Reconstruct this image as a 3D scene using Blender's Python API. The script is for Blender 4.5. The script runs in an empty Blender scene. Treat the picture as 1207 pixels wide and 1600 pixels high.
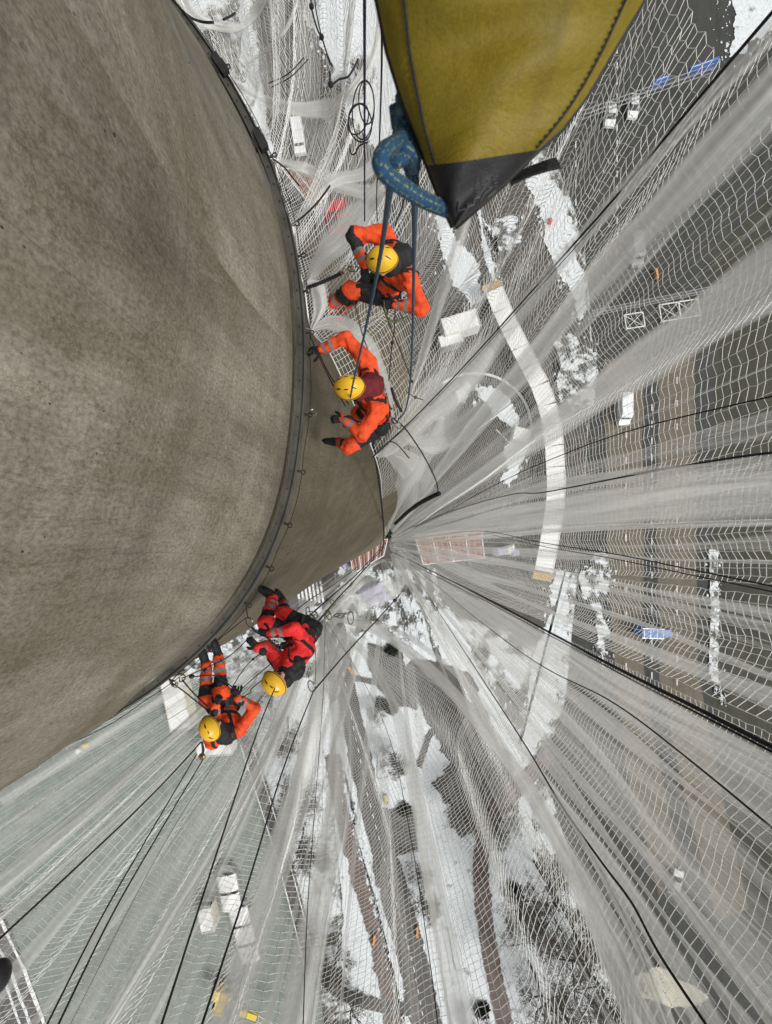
import bpy, math, random
import numpy as np
from mathutils import Vector
random.seed(7); np.random.seed(7)
R = math.radians; PI = math.pi
F = 700.0; NX, NY = 600.0, 848.0; CH = 80.0          # focal length in photo pixels, plumb point, camera height
sc = bpy.context.scene; COL = sc.collection
def P(px, py, d): return Vector(((px-NX)*d/F, -(py-NY)*d/F, CH-d))
def G(px, py, z=0.0): return P(px, py, CH-z)

# ------------------------------------------------------------ world, sun, camera
w = bpy.data.worlds.new("World"); sc.world = w; w.use_nodes = True
nt = w.node_tree; bg = nt.nodes['Background']
sky = nt.nodes.new('ShaderNodeTexSky'); sky.sky_type = 'NISHITA'; sky.sun_disc = False
sky.sun_elevation = R(48); sky.sun_rotation = R(120); sky.dust_density = 4; sky.ozone_density = .6; sky.air_density = 1.2
hs = nt.nodes.new('ShaderNodeHueSaturation'); hs.inputs['Saturation'].default_value = .12
nt.links.new(sky.outputs[0], hs.inputs['Color']); nt.links.new(hs.outputs[0], bg.inputs[0]); bg.inputs[1].default_value = .135
sl = bpy.data.lights.new('sun', 'SUN'); sl.energy = 1.5; sl.angle = R(12); sl.color = (1, .97, .93)
so = bpy.data.objects.new('sun', sl); COL.objects.link(so)
_d = Vector((math.sin(R(120))*math.cos(R(48)), math.cos(R(120))*math.cos(R(48)), math.sin(R(48))))
so.rotation_euler = (-_d).to_track_quat('-Z', 'Y').to_euler()
cd = bpy.data.cameras.new('camera'); cam = bpy.data.objects.new('camera', cd); COL.objects.link(cam)
cam.location = (0, 0, CH); cd.sensor_width = 36; cd.lens = F/1600*36; cd.clip_start = .02; cd.clip_end = 4000
cd.shift_y = (NY-800)/1600; cd.shift_x = (603.5-NX)/1600
cd.dof.use_dof = True; cd.dof.focus_distance = 4.3; cd.dof.aperture_fstop = 5.6
sc.camera = cam
sc.view_settings.view_transform = 'Standard'; sc.view_settings.look = 'None'; sc.view_settings.exposure = 0.18
sc.cycles.transparent_max_bounces = 24; sc.cycles.max_bounces = 6

# ------------------------------------------------------------ materials
def newmat(name):
    m = bpy.data.materials.new(name); m.use_nodes = True
    return m, m.node_tree, m.node_tree.nodes['Principled BSDF']
def N(t, typ, **k):
    n = t.nodes.new(typ)
    for a, b in k.items():
        if a in n.inputs: n.inputs[a].default_value = b
        else: setattr(n, a, b)
    return n
def c4(c): return (c[0], c[1], c[2], 1)
def ramp(t, src, p0, p1, c0, c1):
    r = t.nodes.new('ShaderNodeValToRGB'); e = r.color_ramp.elements
    e[0].position = p0; e[0].color = c4(c0); e[1].position = p1; e[1].color = c4(c1)
    t.links.new(src, r.inputs[0]); return r.outputs[0]
def mixc(t, fac, a, b, mode='MIX'):
    n = t.nodes.new('ShaderNodeMix'); n.data_type = 'RGBA'; n.blend_type = mode
    for s, v in ((0, fac), (6, a), (7, b)):
        if hasattr(v, 'is_output'): t.links.new(v, n.inputs[s])
        else: n.inputs[s].default_value = c4(v) if isinstance(v, tuple) else v
    return n.outputs[2]
def noise(t, vec, scale, detail=4, rough=.6, dist=0):
    n = N(t, 'ShaderNodeTexNoise', Scale=scale, Detail=detail, Roughness=rough, Distortion=dist)
    t.links.new(vec, n.inputs['Vector']); return n.outputs[0]
def coord(t, kind='Object', scale=None):
    tc = t.nodes.new('ShaderNodeTexCoord'); o = tc.outputs[kind]
    if scale:
        m = t.nodes.new('ShaderNodeMapping'); m.inputs['Scale'].default_value = scale
        t.links.new(o, m.inputs[0]); o = m.outputs[0]
    return o
def bump(t, b, h, dist, strength=1.0):
    n = N(t, 'ShaderNodeBump', Distance=dist, Strength=strength); t.links.new(h, n.inputs['Height']); t.links.new(n.outputs[0], b.inputs['Normal'])
_mc = {}
def M(name, col, rough=.7, var=.18, scale=6, bmp=0, bscale=40, metal=0, spec=.4):
    if name in _mc: return _mc[name]
    m, t, b = newmat(name); v = coord(t)
    n = noise(t, v, scale)
    lo = tuple(c*(1-var) for c in col); hi = tuple(min(1, c*(1+var)) for c in col)
    t.links.new(ramp(t, n, .3, .7, lo, hi), b.inputs['Base Color'])
    b.inputs['Roughness'].default_value = rough; b.inputs['Metallic'].default_value = metal
    b.inputs['Specular IOR Level'].default_value = spec
    if bmp: bump(t, b, noise(t, v, bscale, 5), bmp)
    _mc[name] = m; return m
def ground_mat(name, a, bcol, scale, lo, hi, streak=None, fine=3.0):
    m, t, b = newmat(name); v = coord(t)
    n = noise(t, v, scale, 8, .68)
    if streak:
        n2 = noise(t, coord(t, 'Object', streak), 1, 5, .6)
        n = mixc(t, .55, n, n2)
    c = ramp(t, n, lo, hi, a, bcol)
    f = noise(t, v, fine, 4)
    c = mixc(t, 1, c, ramp(t, f, .3, .75, (.78,)*3, (1.12, 1.1, 1.08)), 'MULTIPLY')
    t.links.new(c, b.inputs['Base Color']); b.inputs['Roughness'].default_value = .85; b.inputs['Specular IOR Level'].default_value = .2
    bump(t, b, noise(t, v, scale*2, 5), .15)
    return m
SNOW = (.68, .72, .735)
m_ground = ground_mat('snowy_soil', (.105, .10, .085), SNOW, .16, .47, .545)
m_snow = ground_mat('trodden_snow', (.22, .22, .21), SNOW, .45, .30, .42)
m_snow2 = ground_mat('thin_snow', (.10, .10, .09), SNOW, .55, .45, .53)
m_asph = ground_mat('asphalt', (.044, .046, .043), (.074, .075, .070), .2, .3, .7, (.5, .03, 1))
m_asph2 = ground_mat('worn_asphalt', (.095, .092, .09), (.15, .145, .14), .3, .3, .7, (.6, .04, 1))
m_slab = ground_mat('beige_road_concrete', (.12, .105, .08), (.175, .155, .12), .25, .3, .7, (.5, .03, 1))
m_olive = ground_mat('wet_olive_asphalt', (.045, .045, .034), (.080, .078, .060), .12, .35, .7, (.6, .03, 1))
m_plaza = ground_mat('plaza_paving', (.075, .070, .062), (.125, .116, .107), .4, .35, .7)
m_brown = ground_mat('brown_path_paving', (.13, .10, .09), (.20, .16, .145), .5, .35, .7)
m_sand = ground_mat('pale_gravel', (.42, .40, .31), (.60, .57, .45), .8, .35, .7)
m_water = ground_mat('grey_green_ice', (.195, .225, .20), (.26, .29, .262), .05, .3, .7, (.02, .1, 1), .6)
m_paint = M('road_paint', (.72, .72, .70), .6, .12, 2)

def concrete(name, c0, c1, stain_shade):
    m, t, b = newmat(name)
    uv = coord(t, 'UV')
    def mp(s):
        q = t.nodes.new('ShaderNodeMapping'); q.inputs['Scale'].default_value = s; t.links.new(uv, q.inputs[0]); return q.outputs[0]
    base = ramp(t, noise(t, mp((.55, .25, 1)), 1, 6, .62, .6), .32, .68, c0, c1)
    st = noise(t, mp((5.5, .8, 1)), 1, 10, .74, .6)                       # rain streaks down the wall
    c = mixc(t, 1, base, ramp(t, st, .30, .66, (.72, .70, .67), (1.10, 1.10, 1.09)), 'MULTIPLY')
    rings = noise(t, mp((.15, 5.5, 1)), 1, 4, .6)                        # casting lifts
    c = mixc(t, 1, c, ramp(t, rings, .3, .7, (.80, .79, .77), (1.10, 1.10, 1.10)), 'MULTIPLY')
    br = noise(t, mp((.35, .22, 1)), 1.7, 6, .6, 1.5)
    c = mixc(t, ramp(t, br, .44, .64, (0, 0, 0), (.85, .85, .85)), c, stain_shade)  # brown stains, strengthened so the colour also carries broad shade on the shaft
    sp = noise(t, mp((44, 30, 1)), 1, 7, .8)
    c = mixc(t, 1, c, ramp(t, sp, .38, .60, (.56, .54, .50), (1.14, 1.14, 1.12)), 'MULTIPLY')
    v = N(t, 'ShaderNodeTexVoronoi', Scale=9, Randomness=1); t.links.new(mp((1.4, 1, 1)), v.inputs['Vector'])
    pj = N(t, 'ShaderNodeTexBrick', Scale=1, offset=.5); t.links.new(mp((1, 1, 1)), pj.inputs['Vector'])
    for q_, v_ in (('Brick Width', 2.4), ('Row Height', 1.25), ('Mortar Size', .006), ('Mortar Smooth', .6)): pj.inputs[q_].default_value = v_
    c = mixc(t, 1, c, ramp(t, pj.outputs['Fac'], 0, 1, (1, 1, 1), (.80, .78, .75)), 'MULTIPLY')      # faint shutter joints
    pit = ramp(t, v.outputs['Distance'], .035, .075, (.22, .2, .17), (1, 1, 1))
    c = mixc(t, 1, c, pit, 'MULTIPLY')
    # rust-dark run marks in thin crooked lines
    cr = noise(t, mp((1.1, .5, 1)), 1.3, 9, .72, 1.2)
    ab = N(t, 'ShaderNodeMath', operation='SUBTRACT'); t.links.new(cr, ab.inputs[0]); ab.inputs[1].default_value = .5
    ab2 = N(t, 'ShaderNodeMath', operation='ABSOLUTE'); t.links.new(ab.outputs[0], ab2.inputs[0])
    c = mixc(t, 1, c, ramp(t, ab2.outputs[0], .0, .012, (.72, .68, .62), (1, 1, 1)), 'MULTIPLY')
    t.links.new(c, b.inputs['Base Color']); b.inputs['Roughness'].default_value = .88; b.inputs['Specular IOR Level'].default_value = .25
    bump(t, b, mixc(t, .6, sp, pit), .006)
    return m
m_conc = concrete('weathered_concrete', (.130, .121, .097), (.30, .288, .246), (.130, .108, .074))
m_conc_shade = concrete('shaded_shaft_concrete', (.135, .118, .086), (.21, .188, .142), (.125, .104, .07))  # browner, darker copy with the lower shaft's shadow put into the colour

m_net = M('white_net_cord', (.84, .84, .81), .8, .08, 3)
m_netw = M('white_hem_cord', (.82, .82, .79), .8, .08, 3)
def fold_mat(name, base, gain):
    m, t, b = newmat(name)
    uv = coord(t, 'UV')
    def mp(s):
        q = t.nodes.new('ShaderNodeMapping'); q.inputs['Scale'].default_value = s; t.links.new(uv, q.inputs[0]); return q.outputs[0]
    th = noise(t, mp((20, .10, 1)), 1, 6, .78, .12)          # bunched threads running along the pleat
    big = noise(t, mp((2.5, .25, 1)), 1, 3, .5)
    wv = N(t, 'ShaderNodeTexWave', wave_type='BANDS', bands_direction='Y', Scale=3.2, Distortion=6, Detail=2)
    wv.inputs['Detail Scale'].default_value = 1.5
    t.links.new(mp((.5, 1, 1)), wv.inputs['Vector'])
    sx = N(t, 'ShaderNodeSeparateXYZ'); t.links.new(uv, sx.inputs[0])
    # pleat is thin at its two edges
    e = N(t, 'ShaderNodeMath', operation='SUBTRACT'); t.links.new(sx.outputs[0], e.inputs[0]); e.inputs[1].default_value = .5
    e2 = N(t, 'ShaderNodeMath', operation='ABSOLUTE'); t.links.new(e.outputs[0], e2.inputs[0])
    ed = ramp(t, e2.outputs[0], .36, .5, (1, 1, 1), (.25, .25, .25))
    def mth(op, a, bb, clamp=False):
        n = t.nodes.new('ShaderNodeMath'); n.operation = op; n.use_clamp = clamp
        for i, v in enumerate((a, bb)):
            if hasattr(v, 'is_output'): t.links.new(v, n.inputs[i])
            else: n.inputs[i].default_value = v
        return n.outputs[0]
    a = mth('MULTIPLY', mth('SUBTRACT', th, .42), gain*2.2)
    a = mth('ADD', a, mth('MULTIPLY', mth('SUBTRACT', big, .5), gain*1.6))
    a = mth('ADD', a, mth('MULTIPLY', mth('SUBTRACT', wv.outputs[1], .5), .05))
    a = mth('ADD', a, base)
    a = mth('MULTIPLY', a, ed, True)
    a = mth('MINIMUM', mth('MAXIMUM', a, .04), .93)
    df = N(t, 'ShaderNodeBsdfDiffuse', Color=(.88, .88, .85, 1)); tl = N(t, 'ShaderNodeBsdfTranslucent', Color=(.8, .8, .78, 1))
    ad = N(t, 'ShaderNodeMixShader', Fac=.4); t.links.new(df.outputs[0], ad.inputs[1]); t.links.new(tl.outputs[0], ad.inputs[2])
    tr = t.nodes.new('ShaderNodeBsdfTransparent'); mx = t.nodes.new('ShaderNodeMixShader')
    t.links.new(a, mx.inputs[0]); t.links.new(tr.outputs[0], mx.inputs[1]); t.links.new(ad.outputs[0], mx.inputs[2])
    t.links.new(mx.outputs[0], t.nodes['Material Output'].inputs[0]); t.nodes.remove(b)
    return m
m_fold = [fold_mat('thin_net_pleat', .22, .26), fold_mat('net_pleat', .44, .26), fold_mat('dense_net_pleat', .66, .22)]

m_orange = M('orange_workwear', (.76, .075, .014), .75, .30, 11, .012, 28)
m_red = M('red_orange_workwear', (.76, .026, .026), .75, .30, 11, .012, 28)
m_black = M('black_fabric', (.012, .012, .013), .7, .3, 20, .003, 80)
m_refl = M('grey_reflective_tape', (.20, .20, .20), .4, .15, 20)
m_yel = M('yellow_helmet_shell', (.72, .42, .018), .35, .10, 12, spec=.5)
m_dark = M('dark_plastic', (.01, .01, .011), .45, .2)
m_skin = M('skin', (.50, .27, .19), .6, .08)
m_maroon = M('maroon_hood_fabric', (.13, .010, .014), .8, .25, 20, .004, 50)
m_steel = M('galvanised_steel', (.085, .08, .068), .55, .35, 4, .002, 30, metal=.25)
m_dsteel = M('dark_steel', (.035, .033, .03), .5, .4, 8, metal=.4)
m_karab = M('bronze_alloy', (.24, .16, .09), .35, .2, metal=.7)
m_silver = M('silver_alloy', (.5, .5, .48), .35, .2, metal=.8)
m_rope = M('black_rope', (.010, .010, .014), .85, .5, 60, .002, 200)
m_prope = M('indigo_rope', (.02, .016, .05), .85, .5, 60, .002, 200)
m_greyrope = M('grey_cord', (.09, .085, .075), .85, .4, 60)
m_olr = M('olive_webbing', (.10, .105, .05), .8, .4, 30)
def flecked():
    m, t, b = newmat('teal_rope_sheath'); uv = coord(t, 'UV')
    q = t.nodes.new('ShaderNodeMapping'); q.inputs['Scale'].default_value = (1, 1, 1); t.links.new(uv, q.inputs[0])
    wv = N(t, 'ShaderNodeTexBrick', Scale=1, offset=.5); t.links.new(q.outputs[0], wv.inputs['Vector'])
    wv.inputs['Color1'].default_value = (.003, .042, .105, 1); wv.inputs['Color2'].default_value = (.004, .065, .135, 1); wv.inputs['Mortar'].default_value = (.20, .22, .06, 1)
    wv.inputs['Mortar Size'].default_value = .055; wv.inputs['Brick Width'].default_value = .9; wv.inputs['Row Height'].default_value = .55
    n = noise(t, uv, 2.5, 2)
    c = mixc(t, ramp(t, n, .48, .56, (0, 0, 0), (1, 1, 1)), (.003, .046, .110), wv.outputs[0])
    t.links.new(c, b.inputs['Base Color']); b.inputs['Roughness'].default_value = .8
    bump(t, b, noise(t, uv, 9, 2), .0015); return m
m_teal = flecked()
def bagmat(name, c):
    m, t, b = newmat(name); v = coord(t)
    cc = ramp(t, noise(t, v, 9, 6, .65, .5), .3, .7, tuple(x*.78 for x in c), tuple(x*1.12 for x in c))
    cc = mixc(t, 1, cc, ramp(t, noise(t, v, 320, 3), .3, .7, (.82,)*3, (1.15,)*3), 'MULTIPLY')
    # rubbed dirty smears
    cc = mixc(t, ramp(t, noise(t, coord(t, 'Object', (22, 7, 7)), 1, 5, .6), .56, .74, (0, 0, 0), (.35, .35, .35)), cc, tuple(x*.42 for x in c))
    t.links.new(cc, b.inputs['Base Color']); b.inputs['Roughness'].default_value = .55; b.inputs['Specular IOR Level'].default_value = .25
    hb = mixc(t, .12, noise(t, coord(t, 'Object', (5, 16, 9)), 1.2, 5, .55, 1.2), noise(t, v, 300, 3))
    bump(t, b, hb, .006); return m
m_bag = bagmat('yellow_tarpaulin', (.165, .122, .008)); m_bagk = bagmat('black_tarpaulin', (.020, .020, .021))
m_print = M('faded_grey_print', (.06, .06, .06), .7, .4, 60)

# ------------------------------------------------------------ object helpers
def tag(o, label=None, cat=None, group=None, kind=None):
    if label: o['label'] = label
    if cat: o['category'] = cat
    if group: o['group'] = group
    if kind: o['kind'] = kind
    return o
def link(name, me, parent=None, loc=None):
    o = bpy.data.objects.new(name, me); COL.objects.link(o)
    if parent: o.parent = parent
    if loc is not None: o.location = loc
    return o
def empty(name, loc, label, cat, group=None, rz=0):
    o = link(name, None, None, loc); o.rotation_euler = (0, 0, rz); o.empty_display_size = .2
    return tag(o, label, cat, group)
def copy_tree(o, parent=None):
    c = o.copy(); COL.objects.link(c); c.parent = parent
    for ch in list(o.children): copy_tree(ch, c)
    return c
class MB:
    def __init__(s, org=(0, 0, 0)): s.v = []; s.f = []; s.uv = []; s.m = []; s.cur = 0; s.o = Vector(org)
    def add(s, vs, fs, uvs=None):
        b = len(s.v); s.v += [tuple(Vector(v)-s.o) for v in vs]
        for i, f in enumerate(fs):
            s.f.append([b+k for k in f]); s.m.append(s.cur); s.uv.append(uvs[i] if uvs else None)
        return s
    def box(s, c, sz, rz=0, taper=1.0):
        c = Vector(c); x, y, z = sz[0]/2, sz[1]/2, sz[2]/2; ca, sa = math.cos(rz), math.sin(rz); vs = []
        for k, (zz, tp) in enumerate(((-z, 1), (z, taper))):
            for a, b in ((-x, -y), (x, -y), (x, y), (-x, y)):
                a *= tp; b *= tp; vs.append((c.x+a*ca-b*sa, c.y+a*sa+b*ca, c.z+zz))
        return s.add(vs, [(3, 2, 1, 0), (4, 5, 6, 7), (0, 1, 5, 4), (1, 2, 6, 5), (2, 3, 7, 6), (3, 0, 4, 7)])
    def tube(s, pts, r, n=8, closed=False, cap=True, uvs=(1, 1)):
        pts = [Vector(p) for p in pts]; m = len(pts); rr = r if isinstance(r, (list, tuple)) else [r]*m
        vs = []; fs = []; us = []; up = None; L = 0; Ls = []
        for i, p in enumerate(pts):
            if closed: t = pts[(i+1) % m]-pts[i-1]
            else: t = pts[min(i+1, m-1)]-pts[max(i-1, 0)]
            if t.length < 1e-9: t = Vector((0, 0, 1))
            t.normalize()
            if up is None: up = t.orthogonal().normalized()
            up = (up-t*up.dot(t)); up = up.normalized() if up.length > 1e-6 else t.orthogonal().normalized()
            sd = t.cross(up)
            if i: L += (p-pts[i-1]).length
            Ls.append(L)
            for k in range(n):
                a = 2*PI*k/n; vs.append(p+(up*math.cos(a)+sd*math.sin(a))*rr[i])
        ru = uvs[0]; rv = uvs[1]
        for i in range(m if closed else m-1):
            j = (i+1) % m; l0 = Ls[i]*rv; l1 = (Ls[j] if j else L+(pts[0]-pts[-1]).length)*rv
            for k in range(n):
                k2 = (k+1) % n
                fs.append((i*n+k, i*n+k2, j*n+k2, j*n+k)); us.append(((l0, k/n*ru), (l0, (k+1)/n*ru), (l1, (k+1)/n*ru), (l1, k/n*ru)))
        if cap and not closed:
            fs.append(tuple(range(n))[::-1]); us.append(None); fs.append(tuple((m-1)*n+k for k in range(n))); us.append(None)
        return s.add(vs, fs, us)
    def ribbon(s, pts, nrm, wd, th=.004):
        vs = []; fs = []; m = len(pts)
        for i in range(m):
            t = (Vector(pts[min(i+1, m-1)])-Vector(pts[max(i-1, 0)])).normalized(); n = Vector(nrm[i]); n = (n-t*n.dot(t)).normalized()
            sd = t.cross(n)*wd/2; p = Vector(pts[i])
            vs += [p-sd, p+sd, p+sd+n*th, p-sd+n*th]
        for i in range(m-1):
            for k in range(4): fs.append((4*i+k, 4*i+(k+1) % 4, 4*i+4+(k+1) % 4, 4*i+4+k))
        fs += [(3, 2, 1, 0), (4*m-4, 4*m-3, 4*m-2, 4*m-1)]
        return s.add(vs, fs)
    def prism(s, pts, z0, z1):
        n = len(pts); vs = [(p[0], p[1], z0) for p in pts]+[(p[0], p[1], z1) for p in pts]
        return s.add(vs, [tuple(range(n))[::-1], tuple(range(n, 2*n))]+[(i, (i+1) % n, n+(i+1) % n, n+i) for i in range(n)])
    def sheet(s, pts, z): return s.add([(p[0], p[1], z) for p in pts], [tuple(range(len(pts)))])
    def ball(s, c, r, n=8, sc=(1, 1, 1)):
        c = Vector(c); vs = [c+Vector((0, 0, r*sc[2]))]; fs = []
        for i in range(1, n):
            a = PI*i/n
            for k in range(n*2):
                b = PI*k/n; vs.append(c+Vector((math.sin(a)*math.cos(b)*sc[0], math.sin(a)*math.sin(b)*sc[1], math.cos(a)*sc[2]))*r)
        vs.append(c-Vector((0, 0, r*sc[2]))); q = n*2
        for k in range(q): fs.append((0, 1+k, 1+(k+1) % q)); fs.append((len(vs)-1, len(vs)-1-q+(k+1) % q, len(vs)-1-q+k))
        for i in range(n-2):
            for k in range(q): fs.append((1+i*q+k, 1+(i+1)*q+k, 1+(i+1)*q+(k+1) % q, 1+i*q+(k+1) % q))
        return s.add(vs, fs)
    def build(s, name, mats, parent=None, smooth=False, loc=None):
        me = bpy.data.meshes.new(name); me.from_pydata(s.v, [], s.f)
        for m in (mats if isinstance(mats, (list, tuple)) else [mats]): me.materials.append(m)
        me.polygons.foreach_set('material_index', s.m)
        if any(u for u in s.uv):
            ul = me.uv_layers.new(name='UV'); k = 0; dat = []
            for f, u in zip(s.f, s.uv):
                for i in range(len(f)): dat += list(u[i]) if u else [0, 0]
            ul.data.foreach_set('uv', dat)
        if smooth: me.polygons.foreach_set('use_smooth', [True]*len(s.f))
        me.update(); return link(name, me, parent, loc)
def cr(pts, n=8, closed=False):
    """Catmull-Rom through points (tuples of any length)"""
    A = [np.array(p, float) for p in pts]; m = len(A); out = []
    for i in range(m if closed else m-1):
        if closed: p0, p1, p2, p3 = A[i-1], A[i], A[(i+1) % m], A[(i+2) % m]
        else: p0, p1, p2, p3 = A[max(i-1, 0)], A[i], A[i+1], A[min(i+2, m-1)]
        for k in range(n):
            t = k/n; out.append(.5*((2*p1)+(-p0+p2)*t+(2*p0-5*p1+4*p2-p3)*t*t+(-p0+3*p1-3*p2+p3)*t**3))
    if not closed: out.append(A[-1])
    return out

# ------------------------------------------------------------ ground and far-below things
def ragged(pts, amp, step):
    rnd = random.Random(int(abs(pts[0][0])*10+len(pts)*7+abs(pts[1][1]))); out = list(pts); a = amp*2.2
    for lv in range(6):
        nx = []; n = len(out); done = True
        for i in range(n):
            p, q = out[i], out[(i+1) % n]; L = math.hypot(q[0]-p[0], q[1]-p[1]); nx.append(p)
            if L > max(1.6, step*.35):
                k = min(a, L*.22); nx.append(((p[0]+q[0])/2+rnd.gauss(0, k), (p[1]+q[1])/2+rnd.gauss(0, k))); done = False
        out = nx; a *= .62
        if done: break
    return out
zlay = [0.0]
def flat(name, pix, mat, amp=0, step=6, kind='structure', label=None, cat=None, z=None):
    zlay[0] += .012; zz = zlay[0] if z is None else z
    base = pix
    if amp: pix = ragged(pix, amp, step)
    o = MB().sheet([G(x, y, zz) for x, y in pix], zz)
    if name == 'snow' and amp:
        rn = random.Random(len(pix))
        for i in range(len(base)):
            a, b = base[i], base[(i+1) % len(base)]; L = math.hypot(b[0]-a[0], b[1]-a[1])
            for _ in range(int(L/2.2)):
                t = rn.random(); cx = a[0]+(b[0]-a[0])*t+rn.gauss(0, amp*2.2); cy = a[1]+(b[1]-a[1])*t+rn.gauss(0, amp*2.2); q = abs(rn.gauss(0, .9))+.35; e = rn.uniform(.5, 2.2)
                pp = [G(cx+q*rn.uniform(.5, 1.3)*math.cos(k*1.05), cy+q*e*rn.uniform(.5, 1.3)*math.sin(k*1.05)) for k in range(6)][::-1]; o.sheet(pp, zz+.004)
    o = o.build(name, mat)
    # G keeps the pixel for the sheet's own height
    return tag(o, label, cat, None, kind)
def band(cl, wds):
    """strip polygon around a centre line in photo pixels"""
    n = len(cl); L = []; Rr = []
    for i in range(n):
        a = cl[max(i-1, 0)]; b = cl[min(i+1, n-1)]; dx, dy = b[0]-a[0], b[1]-a[1]; q = math.hypot(dx, dy); wv = (wds[i] if isinstance(wds, list) else wds)/2
        L.append((cl[i][0]-dy/q*wv, cl[i][1]+dx/q*wv)); Rr.append((cl[i][0]+dy/q*wv, cl[i][1]-dx/q*wv))
    return L+Rr[::-1]
def crl(pts, n=6): return [tuple(p) for p in cr(pts, n)]
g = MB(); S = 1500
g.add([(-S, -S, 0), (S, -S, 0), (S, S, 0), (-S, S, 0)], [(0, 1, 2, 3)]); tag(g.build('ground', m_ground), kind='structure')
flat('water', [(-900, 1000), (265, 1040), (395, 1075), (405, 1180), (440, 1300), (478, 1440), (500, 1520), (520, 1800), (-900, 1900)], m_water)
flat('quay', [(-700, 900), (-80, 1280), (-10, 1390), (30, 1480), (82, 1620), (120, 1900), (-700, 1900)], m_asph2)
for k, off in enumerate((0, 22, 38)):
    flat('quay_edge', band([(-60-off, 1290), (0-off, 1435), (40-off, 1520), (72-off, 1610), (120-off, 1800)], 6-k), m_snow if k else m_paint, .5)
flat('plaza', [(560, 250), (640, 240), (830, 250), (880, 330), (915, 420), (925, 560), (905, 880), (840, 1000), (700, 960), (610, 900), (560, 880), (520, 940), (440, 1010), (300, 1000), (300, 200), (430, 200)], m_plaza)
flat('highway', [(800, -500), (835, 60), (850, 200), (900, 330), (918, 420), (928, 560), (905, 880), (885, 1090), (850, 1200), (880, 1300), (930, 1450), (1000, 1650), (1060, 2000), (2200, 2000), (2200, -500)], m_asph)
flat('verge', [(1090, 430), (1120, 420), (1115, 1100), (1180, 1500), (1230, 1900), (2200, 1900), (2200, 300), (1300, 200)], m_olive, 1, 20)
flat('slab_lane', [(944, 562), (1004, 556), (1003, 700), (1006, 900), (1008, 1080), (1060, 1340), (1030, 1400), (975, 1180), (962, 1060), (950, 900), (948, 700)], m_slab, .6, 8)
flat('slab_lane', [(1027, 560), (1086, 540), (1088, 800), (1090, 1050), (1130, 1250), (1170, 1420), (1120, 1440), (1060, 1200), (1030, 1060), (1027, 800)], m_slab, .6, 8)
flat('pavement', [(400, -300), (470, -200), (500, 0), (520, 100), (600, 260), (560, 330), (470, 300), (420, 180), (395, 60)], m_plaza)
flat('road_top', band(crl([(420, -260), (440, 0), (470, 120), (520, 260), (560, 360)]), 46), m_asph2, .6, 8)
# snow in patches
for q, (pp, a, mm) in enumerate([
    ([(868, 890), (890, 900), (886, 960), (882, 1020), (873, 1090), (835, 1180), (806, 1182), (826, 1080), (848, 980), (858, 930)], 2.2, m_snow),
    ([(862, 530), (900, 525), (935, 560), (930, 620), (905, 640), (870, 600)], 4, m_snow2),
    ([(815, 270), (850, 262), (885, 330), (900, 400), (918, 480), (905, 500), (880, 440), (850, 350)], 2.5, m_snow),
    ([(1120, -120), (1400, -160), (1300, 20), (1190, 60), (1140, 90)], 5, m_snow),
    ([(680, 345), (705, 330), (730, 390), (752, 470), (735, 480), (705, 430)], 3, m_snow),
    ([(745, 325), (751, 325), (768, 400), (785, 450), (778, 455), (757, 400)], .8, m_snow),
    ([(755, 350), (800, 330), (815, 380), (780, 400)], 4, m_snow2),
    ([(740, 600), (790, 610), (812, 650), (800, 670), (768, 640)], 2.5, m_snow),
    ([(788, 700), (815, 675), (828, 690), (812, 735), (795, 758), (785, 750)], 2, m_snow),
    ([(710, 590), (745, 590), (750, 625), (715, 620)], 3, m_snow2),
    ([(360, -80), (380, -80), (392, 30), (402, 120), (398, 150), (375, 90)], 3, m_snow),
    ([(450, -160), (640, -160), (640, 90), (610, 260), (570, 210), (520, 130), (470, 20)], 3, m_snow),
    ([(378, 130), (396, 130), (428, 230), (420, 250)], 1.5, m_snow),
    ([(600, 960), (700, 950), (735, 1010), (830, 1190), (830, 1310), (900, 1470), (960, 1700), (560, 1700), (530, 1500), (520, 1100), (560, 990)], 3, m_snow),
    ([(440, 1060), (500, 1050), (520, 1150), (530, 1250), (490, 1460), (470, 1430), (440, 1300), (405, 1170)], 3, m_snow),
    ([(905, 900), (945, 860), (955, 900), (940, 940), (950, 1010), (942, 1060), (930, 960)], 3, m_snow2),
    ([(1108, 860), (1120, 860), (1122, 1060), (1130, 1100), (1112, 1060)], 2, m_snow2),
    ([(150, 900), (560, 860), (560, 1000), (400, 1070), (260, 1060)], 3, m_snow2),
    ([(560, 880), (640, 890), (660, 960), (620, 1010), (560, 960)], 3, m_snow2),
]): flat('snow', pp, mm, a, 5)
flat('path', band([(742+80*math.cos(R(a)), 672-80*math.sin(R(a))) for a in range(-5, 135, 6)], 11), m_asph2, .4, 6)
flat('brushwood_ground', [(640, 1035), (740, 1060), (800, 1180), (808, 1270), (770, 1330), (720, 1310), (690, 1250), (705, 1190), (660, 1110)], m_asph2, 4, 7)
flat('road_south', band(crl([(515, 930), (530, 1010), (548, 1110), (575, 1240), (612, 1380), (645, 1500), (668, 1620), (690, 1760)]), [30]*13+[34]*10+[46]*10+[52]*10), m_asph2, .5, 8)
flat('road_side', [(598, 1262), (650, 1262), (655, 1330), (612, 1340)], m_asph2, 1, 6)
flat('path', band(crl([(520, 1180), (536, 1270), (562, 1370), (590, 1470), (612, 1580), (630, 1720)]), 25), m_brown, .8, 6)
flat('snow', band(crl([(538, 1200), (556, 1290), (585, 1400), (612, 1500), (640, 1620)]), 7), m_snow, 1.5, 4)
flat('path_curved', band(crl([(860, 1180), (812, 1230), (772, 1275), (752, 1340), (756, 1420), (771, 1515), (790, 1610), (800, 1750)]), 25), m_brown, .6, 5)
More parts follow.
